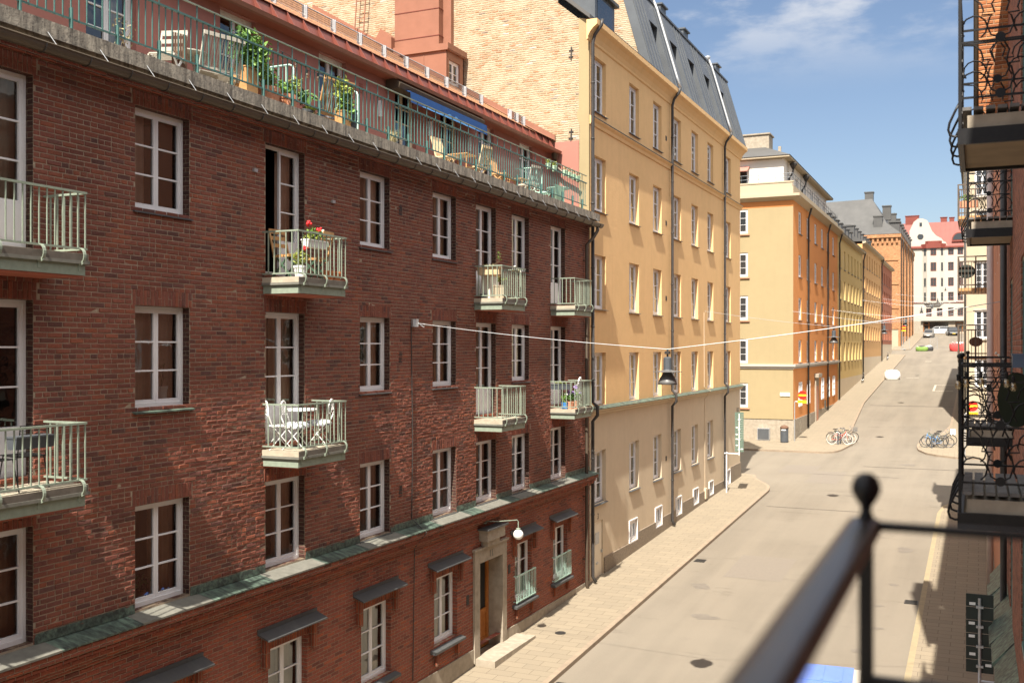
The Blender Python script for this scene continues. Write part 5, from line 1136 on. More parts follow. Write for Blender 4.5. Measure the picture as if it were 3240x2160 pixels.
# cream building at the far right corner
cb_ = thing('cream_corner_building', 'cream building with white sash windows on the far right corner', 'building', (6, 95, 3))
cw_ = [(-.45+.02,.75,z,z+2.0) for z in (6.9,10.3,13.6,17.0,20.1)]
mb = MB(); wall(mb, south(84.0), -1.0, 20, 5.0, 23.5, [(-.25,.75,z,z+2.1) for z in (6.4,10.0,13.6,17.4,20.6)], .15); wall(mb, Fac((0,84,0),(0,1,0),(-1,0,0),0), 0, 0.01, 0, .01); wall(mb, east(-1.0), 84, 125, 5, 23.5); mb.build('wall', M['cream'], cb_, True)
mb = MB(); wall(mb, south(84.0), -1.0, 20, 2, 5.0); wall(mb, east(-1.0), 84, 125, 2, 5.0); mb.build('plinth', M['stone'], cb_, True)
kc = window_proto('window', 1.0, 2.1, rich=False, rows=4, glass='dglass', casw=.07); f = [True]; put_windows(kc, cb_, south(84.0), [(.25, z) for z in (6.4,10.0,13.6,17.4,20.6)], .08, f)
mb = MB()
for z in (6.4,10.0,13.6,17.4,20.6): mb.box(-.4,.9,83.85,84,z-.12,z-.02); mb.box(-.35,.85,83.93,84,z+2.1,z+2.2)
mb.build('window_trim', M['white'], cb_, True)
mb = MB(); mb.box(-1.3, 20, 83.6, 126, 23.5, 23.9); mb.prism([(-1.3,83.6,23.9),(6,83.6,27),(20,83.6,24)], (0,42,0)); mb.build('roof', M['greyroof'], cb_, True)
mb = MB(); mb.tube([(-.9,83.88,23.4),(-.9,83.88,3.2)], .07, 8); mb.build('downpipe', M['dpipe'], cb_, True, True)
# ------------------------------------------------------------------ furniture and plants
def slat_chair(label, loc, rot, wood, legm=None, group=None, h=.92, wd=.46, n=8, cat='chair', horiz=False, name='folding_chair'):
    t = thing(name, label, cat, loc, rot, group); legm = legm or wood; a = wd/2
    mb = MB()
    for k in range(7): y = -.2+.4*k/6; mb.box(-a+.02, a-.02, y-.022, y+.022, .415, .435)
    mb.box(-a, -a+.025, -.22, .22, .385, .415); mb.box(a-.025, a, -.22, .22, .385, .415); mb.build('seat', M[wood], t)
    mb = MB(); by = lambda z: -.2-(z-.42)*.28
    for sg in (-1, 1): mb.bar((sg*(a-.012),by(.35),.35),(sg*(a-.012),by(h),h),.028,.03)
    mb.bar((-a,by(h),h),(a,by(h),h),.03,.07); 
    if horiz:
        for k in range(3): z = .62+.14*k; mb.bar((-a,by(z),z),(a,by(z),z),.02,.07)
    else:
        mb.bar((-a,by(.5),.5),(a,by(.5),.5),.025,.05)
        for k in range(n): x = -a+.04+(wd-.08)*k/(n-1); mb.bar((x,by(.5),.5),(x,by(h),h),.028,.012)
    mb.build('backrest', M[wood], t)
    for sg in (-1, 1):
        for y0, y1, z1 in ((.24,-.22,.46),(-.30,.16,.42)): mb = MB(); mb.bar((sg*(a-.03 if y0 > 0 else a-.05),y0,0),(sg*(a-.03 if y0 > 0 else a-.05),y1,z1),.026,.03); mb.build('leg', M[legm], t)
    return t
def table(label, loc, r, h, top, leg, rect=None, group=None, rot=0, rods=True):
    t = thing('garden_table', label, 'table', loc, rot, group); mb = MB()
    if rect:
        n = int(rect[1]/.07)
        for k in range(n): y = -rect[1]/2+rect[1]*(k+.5)/n; mb.box(-rect[0]/2, rect[0]/2, y-.028, y+.028, h-.025, h)
        ps = [(sx*rect[0]*.42, sy*rect[1]*.40) for sx in (-1,1) for sy in (-1,1)]
    else: mb.lathe([(r*.98,h-.03),(r,h-.02),(r,h-.005),(r*.98,h)], (0,0,0), 24); ps = [(r*.6*math.cos(R(45+90*k)), r*.6*math.sin(R(45+90*k))) for k in range(4)]
    mb.build('table_top', M[top], t)
    for x, y in ps: m = MB(); m.bar((x,y,0),(x*.35 if not rect else x,y*.35 if not rect else y,h-.025),.028); m.build('leg', M[leg], t)
    return t
def cluster(mb, n, c, r, size, up=.4):
    for _ in range(n):
        while True:
            p = Vector((random.uniform(-1,1), random.uniform(-1,1), random.uniform(-1,1)))
            if p.length < 1: break
        p = p*(.55+.45*random.random()); mb.leaf((c[0]+p.x*r[0], c[1]+p.y*r[1], c[2]+p.z*r[2]), size, up)
def plant(name, label, loc, pot=None, fol=(), flo=(), cat='plant', group=None, rot=0, box=None, stems=True):
    t = thing(name, label, cat, loc, rot, group); zt = 0
    if pot:
        r1, r0, h, m = pot; mb = MB(); mb.lathe([(r0,0),(r1*.93,h*.8),(r1,h*.8),(r1,h),(r1*.86,h),(r1*.84,h*.9)], (0,0,0), 20); mb.build('pot', M[m], t); zt = h
    if box:
        L, D, H, m = box; mb = MB(); mb.prism([(-L/2,-D*.4,0),(-L/2,D*.4,0),(-L/2,D/2,H),(-L/2,-D/2,H)], (L,0,0)); mb.box(-L/2-.01, L/2+.01, -D/2-.01, D/2+.01, H-.025, H-.003); mb.build('planter_box', M[m], t); zt = H
    for m, n, c, r, s in fol:
        mb = MB(); cluster(mb, n, (c[0],c[1],zt+c[2]), r, s); mb.build('foliage', M[m], t)
    if stems and fol:
        c, r = fol[0][2], fol[0][3]; mb = MB()
        for _ in range(5): mb.tube([(random.uniform(-.03,.03),random.uniform(-.03,.03),zt-.02),(c[0]+random.uniform(-.3,.3)*r[0],c[1]+random.uniform(-.3,.3)*r[1],zt+c[2]*.5),(c[0]+random.uniform(-.7,.7)*r[0],c[1]+random.uniform(-.7,.7)*r[1],zt+c[2]+random.uniform(0,.7)*r[2])],.006,4)
        mb.build('stem', M['bark'], t)
    for m, pts, r in flo:
        for p in pts:
            mb = MB()
            for _ in range(9): d = Vector((random.gauss(0,1),random.gauss(0,1),random.gauss(0,1))).normalized()*r*.75; mb.ball((p[0]+d.x,p[1]+d.y,zt+p[2]+d.z), r*.5, 6)
            mb.build('flower', M[m], t, smooth=True)
    return t
TF = 13.74
def tp(px, X): return (X, S(px, -X), TF)
def tr_(): return random.uniform(-.1,.1)
# roof terrace
c = tp(527, -12.35); slat_chair('white slatted chair with a brown cloth at the left end of the terrace', c, R(200), 'greywood', 'wplas', horiz=True)
mb = MB(); 
for k in range(6):
    x0 = -.14+.05*k; mb.quad((x0,.0+.012*math.sin(k*2.1),.1),(x0+.05,.012*math.sin(k*2.1+2.1),.1),(x0+.045,.0,.84),(x0+.005,0,.84))
cl = mb.build('cloth', M['brown']); cl.location = (c[0]+.12, c[1]+.16, TF); cl.rotation_euler = (0,0,R(75)); tag(cl, 'brown cloth hanging over the white terrace chair', 'cloth')
table('round weathered wooden table between the pale chairs on the left of the roof terrace', tp(588, -12.75), .42, .74, 'greywood', 'greywood')
slat_chair('grey weathered chair with a tall slatted back beside the tall wooden planter', tp(672, -12.5), R(75), 'greywood', h=1.05, n=14, wd=.85)
plant('bare_shrub', 'small bare straw coloured shrub in front of the leftmost terrace door', tp(392, -12.5), (.13,.1,.22,'gplas'), [('leafd',70,(0,0,.42),(.2,.2,.34),.03)])
t = plant('climbing_plant', 'lush green climber in a tall wooden planter box by the terrace divider', tp(775, -12.2), None, [('leafb',420,(0,0,.34),(.30,.44,.46),.07),('leafa',380,(.12,.14,.25),(.30,.48,.52),.065)], box=(.34,.36,.66,'teak'))
plant('potted_shrub', 'large terracotta pot with feathery green shrub, left of the pair on the terrace', tp(846, -12.2), (.25,.19,.44,'terra'), [('leafa',330,(0,0,.20),(.26,.28,.22),.045)])
plant('potted_shrub', 'large terracotta pot with drooping green herbs, right of the pair on the terrace', tp(903, -12.2), (.24,.18,.42,'terra'), [('leafa',260,(0,0,.14),(.25,.26,.18),.045),('leafy',120,(.05,.24,.26),(.16,.16,.28),.04)])
plant('leafy_plant', 'broad leaved green plant beside the upright slatted terrace bench', tp(965, -12.1), (.16,.12,.24,'gplas'), [('leafb',26,(0,0,.22),(.22,.24,.2),.13),('leafy',30,(.05,.05,-.02),(.2,.22,.16),.08)])
slat_chair('upright teak slatted bench in front of the middle terrace door', tp(1030, -12.75), R(80), 'teak', h=1.22, wd=.9, n=14, cat='bench', name='slatted_bench')
plant('climbing_plant', 'yellow green climber in a narrow box beside the slatted terrace bench', tp(1085, -12.15), None, [('leafy',260,(0,0,.36),(.2,.3,.45),.06),('leafa',220,(.04,.05,.1),(.2,.32,.5),.06)], box=(.25,.25,.52,'teak'))
plant('potted_flower', 'dark pot of purple flowers at the right of the terrace climber', tp(1112, -12.15), (.13,.10,.5,'gplas'), [('leafb',60,(0,0,.05),(.15,.17,.14),.045)], [('flpu',[(.05,.03,.12),(.02,-.08,.1),(.05,.1,.06)],.045)])
tg = thing('ornamental_grass', 'tuft of tall ornamental grass under the left end of the blue awning', 'plant', tp(1240, -12.1)); mb = MB()
for _ in range(80):
    a = random.uniform(0,6.28); l = random.uniform(.25,.5); d = Vector((math.cos(a),math.sin(a),0)); q = Vector((random.uniform(-.06,.06),random.uniform(-.1,.1),.1)); p2 = q+d*l*.18+Vector((0,0,l*.7)); p3 = q+d*l*.45+Vector((0,0,l)); n = d.cross(Vector((0,0,1)))*.007; mb.quad(q-n,q+n,p2+n,p2-n); mb.quad(p2-n,p2+n,p3,p3)
mb.build('blades', M['leafd'], tg); mb = MB(); mb.lathe([(.1,0),(.13,.16),(.11,.16)], (0,0,0), 14); mb.build('pot', M['gplas'], tg)
slat_chair('pale wooden folding chair facing right under the blue awning', tp(1415, -12.35), R(-95), 'pine', group='wooden chairs on the roof terrace')
table('square wooden terrace table between the two chairs right of the awning', tp(1462, -12.6), 0, .72, 'teak', 'teak', rect=(.6,.6))
slat_chair('pale wooden folding chair facing left, right of the square terrace table', tp(1510, -12.3), R(80), 'pine', group='wooden chairs on the roof terrace')
slat_chair('brown wooden bench with slatted back right of the last terrace divider door', tp(1590, -12.25), R(-80), 'teak', group='wooden chairs on the roof terrace', wd=.95, n=15)
slat_chair('sun bleached white folding chair in front of the pale green hoop divider', tp(1672, -12.25), R(75), 'greywood', group='wooden chairs on the roof terrace', wd=.55)
table('small folding wooden table behind the sun bleached terrace chair', tp(1640, -12.7), 0, .66, 'teak', 'teak', rect=(.5,.5))
slat_chair('pale green metal chair at the far right end of the terrace', tp(1722, -12.4), R(-90), 'mint', 'mint', horiz=True)
table('round pale green table with a pale cloth at the far right end of the terrace', tp(1765, -12.35), .38, .70, 'mint', 'mint')
mb = MB(); 
for k in range(14):
    y0 = -.4+.8*k/14; mb.quad((0+.015*math.sin(k),y0,.02),(.015*math.sin(k+1),y0+.057,.02),(0,y0+.057,.66),(0,y0,.66))
cl = mb.build('tablecloth', M['mintpot']); cl.location = tp(1770, -12.0); tag(cl, 'mint green cloth screen at the far right end of the terrace', 'cloth')
for px in (1738, 1757, 1790, 1804, 1818, 1832):
    n_ = {1738:'first',1757:'second',1790:'third',1804:'fourth',1818:'fifth',1832:'last'}[px]
    y = S(px, 11.85); t = plant('hanging_pot', 'mint green pot hung on the terrace rail, %s from the left' % n_, (-11.88, y, 14.72), (.085,.06,.17,'mintpot'), [('leafy' if px < 1760 else 'leafd',40 if px < 1760 else 18,(0,0,.07),(.1,.13,.1),.04)], cat='flower pot', group='mint pots along the terrace rail', stems=False)
    mb = MB(); mb.bar((.02,0,.15),(.06,0,.27),.02,.006); mb.bar((.06,0,.27),(.09,0,.2),.02,.006); mb.build('hook', M['mint'], t)
lt = thing('string_lights', 'string of clear bulbs strung along the terrace rail beside the terracotta pots', 'string lights', (-12.0, S(960,12), 14.9)); base = wloc(lt)
wp = [(-12.0, S(px,12), z) for px, z in ((835,14.97),(855,14.88),(895,14.9),(938,14.86),(980,14.74),(1010,14.78),(1040,14.85),(1068,14.62),(1100,14.55))]
mb = MB(); mb.tube([Vector(p)-base for p in wp], .005, 4); mb.build('wire', M['black'], lt)
for px, z in ((852,14.88),(894,14.9),(936,14.86),(972,14.75),(1005,14.77),(1030,14.82),(1100,14.55)):
    p = Vector((-12.0,S(px,12),z))-base; mb = MB(); mb.lathe([(.016,-.06),(.018,0),(.01,.01)], p, 8); sk = mb.build('socket', M['black'], lt); mb = MB(); mb.lathe([(.002,-.155),(.022,-.145),(.03,-.12),(.026,-.09),(.014,-.062)], p, 10); mb.build('bulb', M['bulb'], sk, smooth=True)
# brick facade balconies
D1, D2 = 10.60, 7.41
slat_chair('green framed folding chair with orange slats by the open balcony door', (-11.75, 15.78, D1), R(-100), 'teak', 'bgrn', horiz=True, h=.88, wd=.4)
slat_chair('folding bistro chair with brown slats behind the balcony geranium box', (-11.75, 16.55, D1), R(95), 'teak', 'bgrn', horiz=True, h=.86, wd=.4)
plant('geranium', 'red geranium in a white pot at the corner of the balcony', (-11.45, 15.72, D1), (.13,.09,.22,'wplas'), [('leafy',120,(0,0,.16),(.2,.22,.17),.04)], [('flred',[(.03,.1,.33)],.05)])
plant('geranium', 'red geraniums in a white box hung inside the balcony rail', (-11.43, S(996,11.43), D1+.58), None, [('leafa',90,(0,0,.12),(.32,.12,.14),.045),('leafy',50,(-.1,0,.05),(.3,.14,.1),.045)], [('flred',[(-.15,.03,.30),(.2,.03,.22)],.055),('flwh',[(.3,.02,.2)],.03)], rot=R(90), box=(.62,.16,.15,'wplas'))
for px, nm in ((1040,'left'),(1063,'right')): plant('clay_pot', 'empty orange clay pot on the balcony with red geraniums, the %s one' % nm, (-11.5, S(px,11.5), D1), (.11,.075,.19,'terraO'), (), cat='flower pot', group='empty clay pots on the balcony')
def bistro(label, loc, rot, cushion=True):
    t = thing('bistro_chair', label, 'chair', loc, rot, 'white ornate chairs on the balcony'); mb = MB(); mb.lathe([(.19,.42),(.2,.43),(.19,.445)], (0,0,0), 18); mb.build('seat', M['wplas'], t)
    mb = MB(); arc = [(.21*math.cos(R(a)), -.2-.05, .66+.24*math.sin(R(a))) for a in range(0,181,15)]; mb.tube([(.17,-.16,.42)]+arc+[(-.17,-.16,.42)], .013, 6)
    mb.tube([(.2,-.24,.62),(0,-.25,.66),(-.2,-.24,.62)], .008, 5)
    for x in (-.12,0,.12): mb.tube([(x+.045*math.cos(R(a)),-.25,.74+.05*math.sin(R(a))) for a in range(-80,230,40)], .007, 5)
    for x in (-.06,.06): mb.tube([(x,-.25,.68),(x*1.4,-.25,.76),(x*.4,-.25,.87)], .007, 5)
    mb.build('backrest', M['wplas'], t)
    for sx in (-1,1):
        for y0, y1 in ((.2,-.15),(-.22,.15)): mb = MB(); mb.bar((sx*.17,y0,0),(sx*.17,y1,.43),.018,.012); mb.build('leg', M['wplas'], t)
    if cushion:
        mb = MB(); n = 20; vs = []
        for i, (r, z) in enumerate(((.05,.50),(.16,.495),(.22,.475),(.24,.44),(.235,.40))): mb_r = [(r*(1+.06*math.sin(k*3.3+i))*math.cos(2*math.pi*k/n), r*(1+.06*math.cos(k*2.7))*math.sin(2*math.pi*k/n), z+.012*math.sin(k*2.2+i)) for k in range(n)]; vs.append(mb_r)
        mb.add([p for r in vs for p in r], [tuple(range(n))]+[(i*n+k,i*n+(k+1)%n,(i+1)*n+(k+1)%n,(i+1)*n+k) for i in range(4) for k in range(n)])
        cu = mb.build('cushion', M['check'], smooth=True); cu.location = loc; cu.rotation_euler = (0,0,rot); tag(cu, 'checked cushion on the white chair %s' % label.split('chair ')[-1], 'cushion', 'checked seat cushions on the balcony')
    return t
bistro('white ornate iron chair nearest the balcony corner', (-11.62, 15.83, D2), R(-70))
bistro('white ornate iron chair against the far rail', (-11.62, 16.55, D2), R(110))
bistro('white ornate iron chair close to the balcony door', (-11.93, 15.72, D2), R(-40), False)
tbl = thing('bistro_table', 'round white bistro table on the balcony with checked cushions', 'table', (-11.78, 16.2, D2)); mb = MB(); mb.lathe([(.29,.69),(.3,.70),(.3,.72),(.29,.73)], (0,0,0), 24); mb.build('table_top', M['wplas'], tbl); mb = MB(); mb.lathe([(.2,0),(.19,.02),(.04,.05),(.02,.1),(.02,.69)], (0,0,0), 14); mb.build('pedestal', M['iron'], tbl)
def wire_chair(label, loc, rot):
    t = thing('wire_chair', label, 'chair', loc, rot, 'black wire chairs on the nearest balcony'); mb = MB()
    for k in range(10): x = -.2+.4*k/9; mb.tube([(x,-.2,.43),(x,.2,.44)], .005, 4)
    mb.tube([(-.21,-.2,.43),(.21,-.2,.43),(.21,.2,.44),(-.21,.2,.44)], .008, 5, True); mb.build('seat', M['black'], t)
    mb = MB(); mb.tube([(-.2,-.2,.43),(-.2,-.27,.85),(.2,-.27,.85),(.2,-.2,.43)], .009, 5)
    for k in range(9): z = .5+.04*k; y = -.2-(z-.43)*.167; mb.tube([(-.2,y,z),(.2,y,z)], .004, 4)
    mb.build('backrest', M['black'], t)
    for sx in (-1,1):
        for sy in (-1,1): mb = MB(); mb.tube([(sx*.19,sy*.17,.43),(sx*.22,sy*.25,0)], .009, 5); mb.build('leg', M['black'], t)
    return t
wire_chair('black wire chair behind the grey planter box', (-11.8, 9.95, D2), R(80)); wire_chair('black wire chair at the left edge of the nearest balcony', (-11.62, 9.3, D2), R(-90))
plant('grey_planter', 'empty dark grey planter box hung inside the rail of the nearest balcony', (-11.46, 9.78, D2+.56), None, (), cat='planter', rot=R(90), box=(.60,.19,.17,'gplas'))
plant('hung_planter', 'wooden planter with a leafy twig on the balcony left of the narrow window', (-11.72, 24.36, D1+.62), None, [('leafa',22,(.28,0,.28),(.09,.09,.2),.035),('leafd',24,(-.05,0,.04),(.3,.07,.05),.03)], box=(.62,.17,.2,'pine'))
plant('square_pot', 'pale square pot with straggly plant on the balcony with the wooden planter', (-11.47, 24.55, D1), None, [('leafy',34,(0,0,.16),(.16,.2,.15),.04)], box=(.3,.3,.34,'cream'))
plant('low_pot', 'small grey pot by the door of the balcony with the wooden planter', (-11.95, 24.5, D1), (.1,.08,.12,'gplas'), ())
bt = thing('balcony_cabinet', 'low pale cabinet with wooden top by the balcony door', 'cabinet', (-11.93, 24.85, D1)); mb = MB(); mb.box(-.13,.13,-.28,.28,0,.62); mb.build('body', M['curtw'], bt); mb = MB(); mb.box(-.15,.15,-.3,.3,.62,.65); mb.build('top', M['teak'], bt)
plant('rail_flowers', 'trailing white flowers along the front rail of the balcony with the wooden planter', (-11.36, 25.3, D1+.74), None, [('leafd',40,(0,0,.03),(.05,.35,.07),.03)], [('flwh',[(0,-.1,.14),(.0,.05,.1),(0,.3,.03)],.03)], box=None)
plant('black_planter', 'black planter with yellowish plants on the rail of the rightmost lower balcony', (-11.78, 29.62, D2+.60), None, [('leafy',70,(0,0,.04),(.3,.08,.06),.035)], box=(.62,.18,.17,'gplas'))
plant('potted_herb', 'bright green plant in a blue glazed pot on the rightmost lower balcony', (-11.68, 29.68, D2), (.11,.1,.2,'bluepot'), [('leafa',120,(0,0,.16),(.12,.15,.2),.04)])
plant('potted_hydrangea', 'lilac hydrangea in a striped clay pot next to the blue pot', (-11.53, 29.78, D2), (.12,.09,.23,'terra'), [('leafb',70,(0,0,.14),(.16,.2,.13),.06)], [('flpu',[(-.06,.02,.27),(.08,.05,.25)],.065)])
plant('potted_hydrangea', 'lilac hydrangea in a pinkish pot at the corner of the rightmost lower balcony', (-11.42, 29.95, D2), (.12,.085,.24,'terra'), [('leafa',80,(0,0,.16),(.15,.2,.18),.06)], [('flpu',[(.02,-.05,.42),(.04,.22,.22)],.065)])
wc = thing('wicker_chair', 'white chair with a round slatted back among the flower pots', 'chair', (-11.72, 30.35, D2), R(100)); mb = MB(); mb.lathe([(.22,.40),(.23,.42),(.22,.44)], (0,0,0), 18); mb.build('seat', M['wplas'], wc)
mb = MB(); mb.tube([(.3*math.cos(R(a)), -.24-.05*math.sin(R(a)), .68+.28*math.sin(R(a))) for a in range(0,360,15)], .022, 7, True)
for k in range(15): x = -.27+.54*k/14; hh = math.sqrt(max(0,.3**2-x*x))*.93; mb.bar((x,-.24+.05*hh*3,.68-hh),(x,-.24-.05*hh*3,.68+hh),.012)
mb.build('backrest', M['wplas'], wc)
for sx in (-1,1):
    for sy in (-1,1): mb = MB(); mb.tube([(sx*.15,sy*.15,.4),(sx*.2,sy*.2,0)], .014, 5); mb.build('leg', M['wplas'], wc)
# house plants behind the panes
plant('window_plant', 'white pot with a feathery plant inside a brick building window', (XW-.36, 13.2, 8.42), (.13,.10,.24,'wplas'), [('leafd',50,(-.0,0,.26),(.14,.16,.26),.03)])
plant('window_plant', 'green plants on the sill inside the lowest left window', (XW-.34, 12.72, 5.24), (.1,.08,.1,'terra'), [('leafb',60,(0,0,.14),(.12,.26,.14),.05)])
# ------------------------------------------------------------------ things on the right hand balconies
lt = thing('balcony_string_lights', 'string of clear bulbs hanging from the black balcony rail beside the camera', 'string lights', (-.1, 9.95, 9.08)); base = wloc(lt)
def bx(px, s=9.93): return -s*math.tan(TH-math.atan((px-1620)/3250))
pts = [(bx(px), 9.92, z) for px, z in ((3030,9.13),(3036,9.10),(3060,9.085),(3104,9.09),(3145,9.10),(3184,9.09),(3205,9.085),(3245,9.06))]
mb = MB(); mb.tube([Vector(p)-base for p in pts], .004, 5); mb.tube([Vector((bx(3034),9.94,9.13))-base,Vector((bx(3030),10.4,9.08))-base,Vector((bx(3030),11.4,9.1))-base], .004, 5); mb.build('wire', M['black'], lt)
for px, z in ((3032,9.06),(3057,9.075),(3104,9.085),(3184,9.08),(3206,9.05)):
    p = Vector((bx(px), 9.91, z))-base; mb = MB(); mb.lathe([(.013,-.05),(.015,0),(.008,.008)], p, 10); sk = mb.build('socket', M['black'], lt); mb = MB(); mb.lathe([(.002,-.13),(.018,-.122),(.027,-.1),(.024,-.078),(.013,-.05)], p, 12); mb.build('bulb', M['bulb'], sk, smooth=True)
mb = MB(); mb.box(bx(3202), bx(3202)+.20, 9.8, 9.98, 9.13, 9.24); mb.box(bx(3202)-.006, bx(3202)+.206, 9.795, 9.985, 9.235, 9.25); tag(mb.build('rail_box', M['boxblue'] if 'boxblue' in M else M['gplas']), 'blue grey box sitting on the black balcony rail', 'planter')
mb = MB(); n = 28; q = [(.34+.19*math.cos(2*math.pi*k/n)*.9, 11.2+.05*math.cos(2*math.pi*k/n), 8.79+.27*math.sin(2*math.pi*k/n)) for k in range(n)]; mb.prism(q, (.0,.025,0)); tag(mb.build('folded_table', M['olive'] if 'olive' in M else M['signback']), 'dark olive round folded table leaning on the balcony beside the camera', 'table')
plant('balcony_flower', 'white flowers on the far black balcony rail', (.28, 18.6, 9.05), None, [('leafd',16,(0,0,.0),(.05,.05,.12),.02)], [('flwh',[(-.02,0,.16),(.02,0,.13),(.09,0,.08)],.02)])
bt = thing('oval_planter', 'row of brown pots with plants on the high far balcony', 'planter', (-.45, 46.3, 14.72)); mb = MB(); mb.box(-.25,.45,-.12,.12,.35,.62); mb.build('box', M['terra'], bt); mb = MB(); cluster(mb, 90, (.0,0,.75), (.35,.14,.2), .06); mb.build('foliage', M['leafa'], bt)
mb = MB(); mb.prism([(-.45+.33*math.cos(R(a)), 46.35, 12.45+.28*math.sin(R(a))) for a in range(0,360,20)], (0,.2,0)); tag(mb.build('covered_grill', M['signback']), 'dark covered grill on the middle slatted balcony', 'grill')
mb = MB(); mb.prism([(-.1+.26*math.cos(R(a)), 46.5, 9.55+.2*math.sin(R(a))) for a in range(0,360,20)], (0,.2,0)); tag(mb.build('cushion_box', M['brown']), 'brown rounded box on the lowest slatted balcony', 'box')
# ------------------------------------------------------------------ street lamps on overhead cables
def lamp(label, loc):
    t = thing('street_lamp', label, 'street lamp', loc, 0, 'lamps hung over the street'); mb = MB()
    mb.tube([(0,0,0),(0,0,-.16)], .02, 6); mb.box(-.05,.05,-.05,.05,-.10,-.04); mb.build('hanger', M['iron'], t); mb = MB(); mb.lathe([(.05,-.16),(.085,-.18),(.085,-.42),(.095,-.44)], (0,0,0), 14); mb.build('housing', M['gplas'], t)
    mb = MB(); mb.lathe([(.06,-.43),(.2,-.455),(.30,-.465),(.30,-.475),(.2,-.468),(.06,-.455)], (0,0,0), 28); mb.build('brim', M['lampgrey'], t)
    mb = MB(); mb.lathe([(.08,-.46),(.11,-.53),(.16,-.60),(.19,-.68),(.2,-.735),(.192,-.735),(.15,-.62),(.09,-.52)], (0,0,0), 28); mb.build('shade', M['lampgrey'], t, smooth=True)
    mb = MB(); mb.lathe([(.18,-.70),(.16,-.72),(.02,-.74)], (0,0,0), 18); mb.build('diffuser', M['wplas'], t); return t
M['lampgrey'] = plain('grey_lamp_enamel', (.16,.155,.15), (.12,.118,.115), .35, 5, metal=.2)
spans = [((-12.02,20.97,9.88),(-5.92,20.9,9.27),(.45,21.9,10.2)),((-12.05,49.05,11.07),(-5.87,47.6,10.24),(.5,46.5,10.9)),((-12.05,74.9,11.9),(-5.8,73.6,10.97),(-1.0,84.2,11.8)),
         ((-12.05,96,12.7),(-5.8,95.8,11.95),(-1,96,12.6)),((-12.05,123,14.7),(-5.8,123.5,13.9),(-1,124,14.6)),((-12.05,151,16.1),(-5.8,151.7,15.35),(1,152,16)),((-12,173,17.8),(-5.8,173.5,17.1),(1,174,17.8)),((-11.6,214,21.6),(-5.8,215,21),(1,216,21.6))]
LN = ['nearest grey lamp on a cable in front of the yellow building','second grey hanging lamp, in front of the orange corner building','third hanging lamp up the street, before the tan building','fourth hanging lamp up the street, before the red building','fifth hanging lamp up the street, before the brown brick building','sixth hanging lamp up the street, against the white building','seventh hanging lamp up the street, high against the white building','farthest and highest hanging lamp against the white building']
CN = ['nearest','second','third','fourth','fifth','sixth','seventh','farthest']
for i, (a, b, c) in enumerate(spans):
    if i < 7 or True: lamp(LN[i], b)
    mb = MB(); A_, B_, C_ = Vector(a), Vector(b), Vector(c); pts = []
    for P_, Q_ in ((A_,B_),(B_,C_)):
        for k in range(9): t = k/8; pts.append(P_.lerp(Q_, t)-Vector((0,0,.05*math.sin(math.pi*t))))
    mb.tube(pts, .0075 if i < 2 else .010, 5)
    if i == 0: mb.ball(a, .05, 8); mb.lathe([(.09,-.09),(.09,.09)], (a[0],a[1],a[2]), 8); mb.tube([(-12.0,21.1,9.87),(-11.9,21.2,9.78),(-11.85,21.1,9.86)], .01, 5)
    tag(mb.build('overhead_cable', M['galv']), '%s pale cable spanning the street and carrying a lamp' % CN[i], 'cable', 'cables over the street')
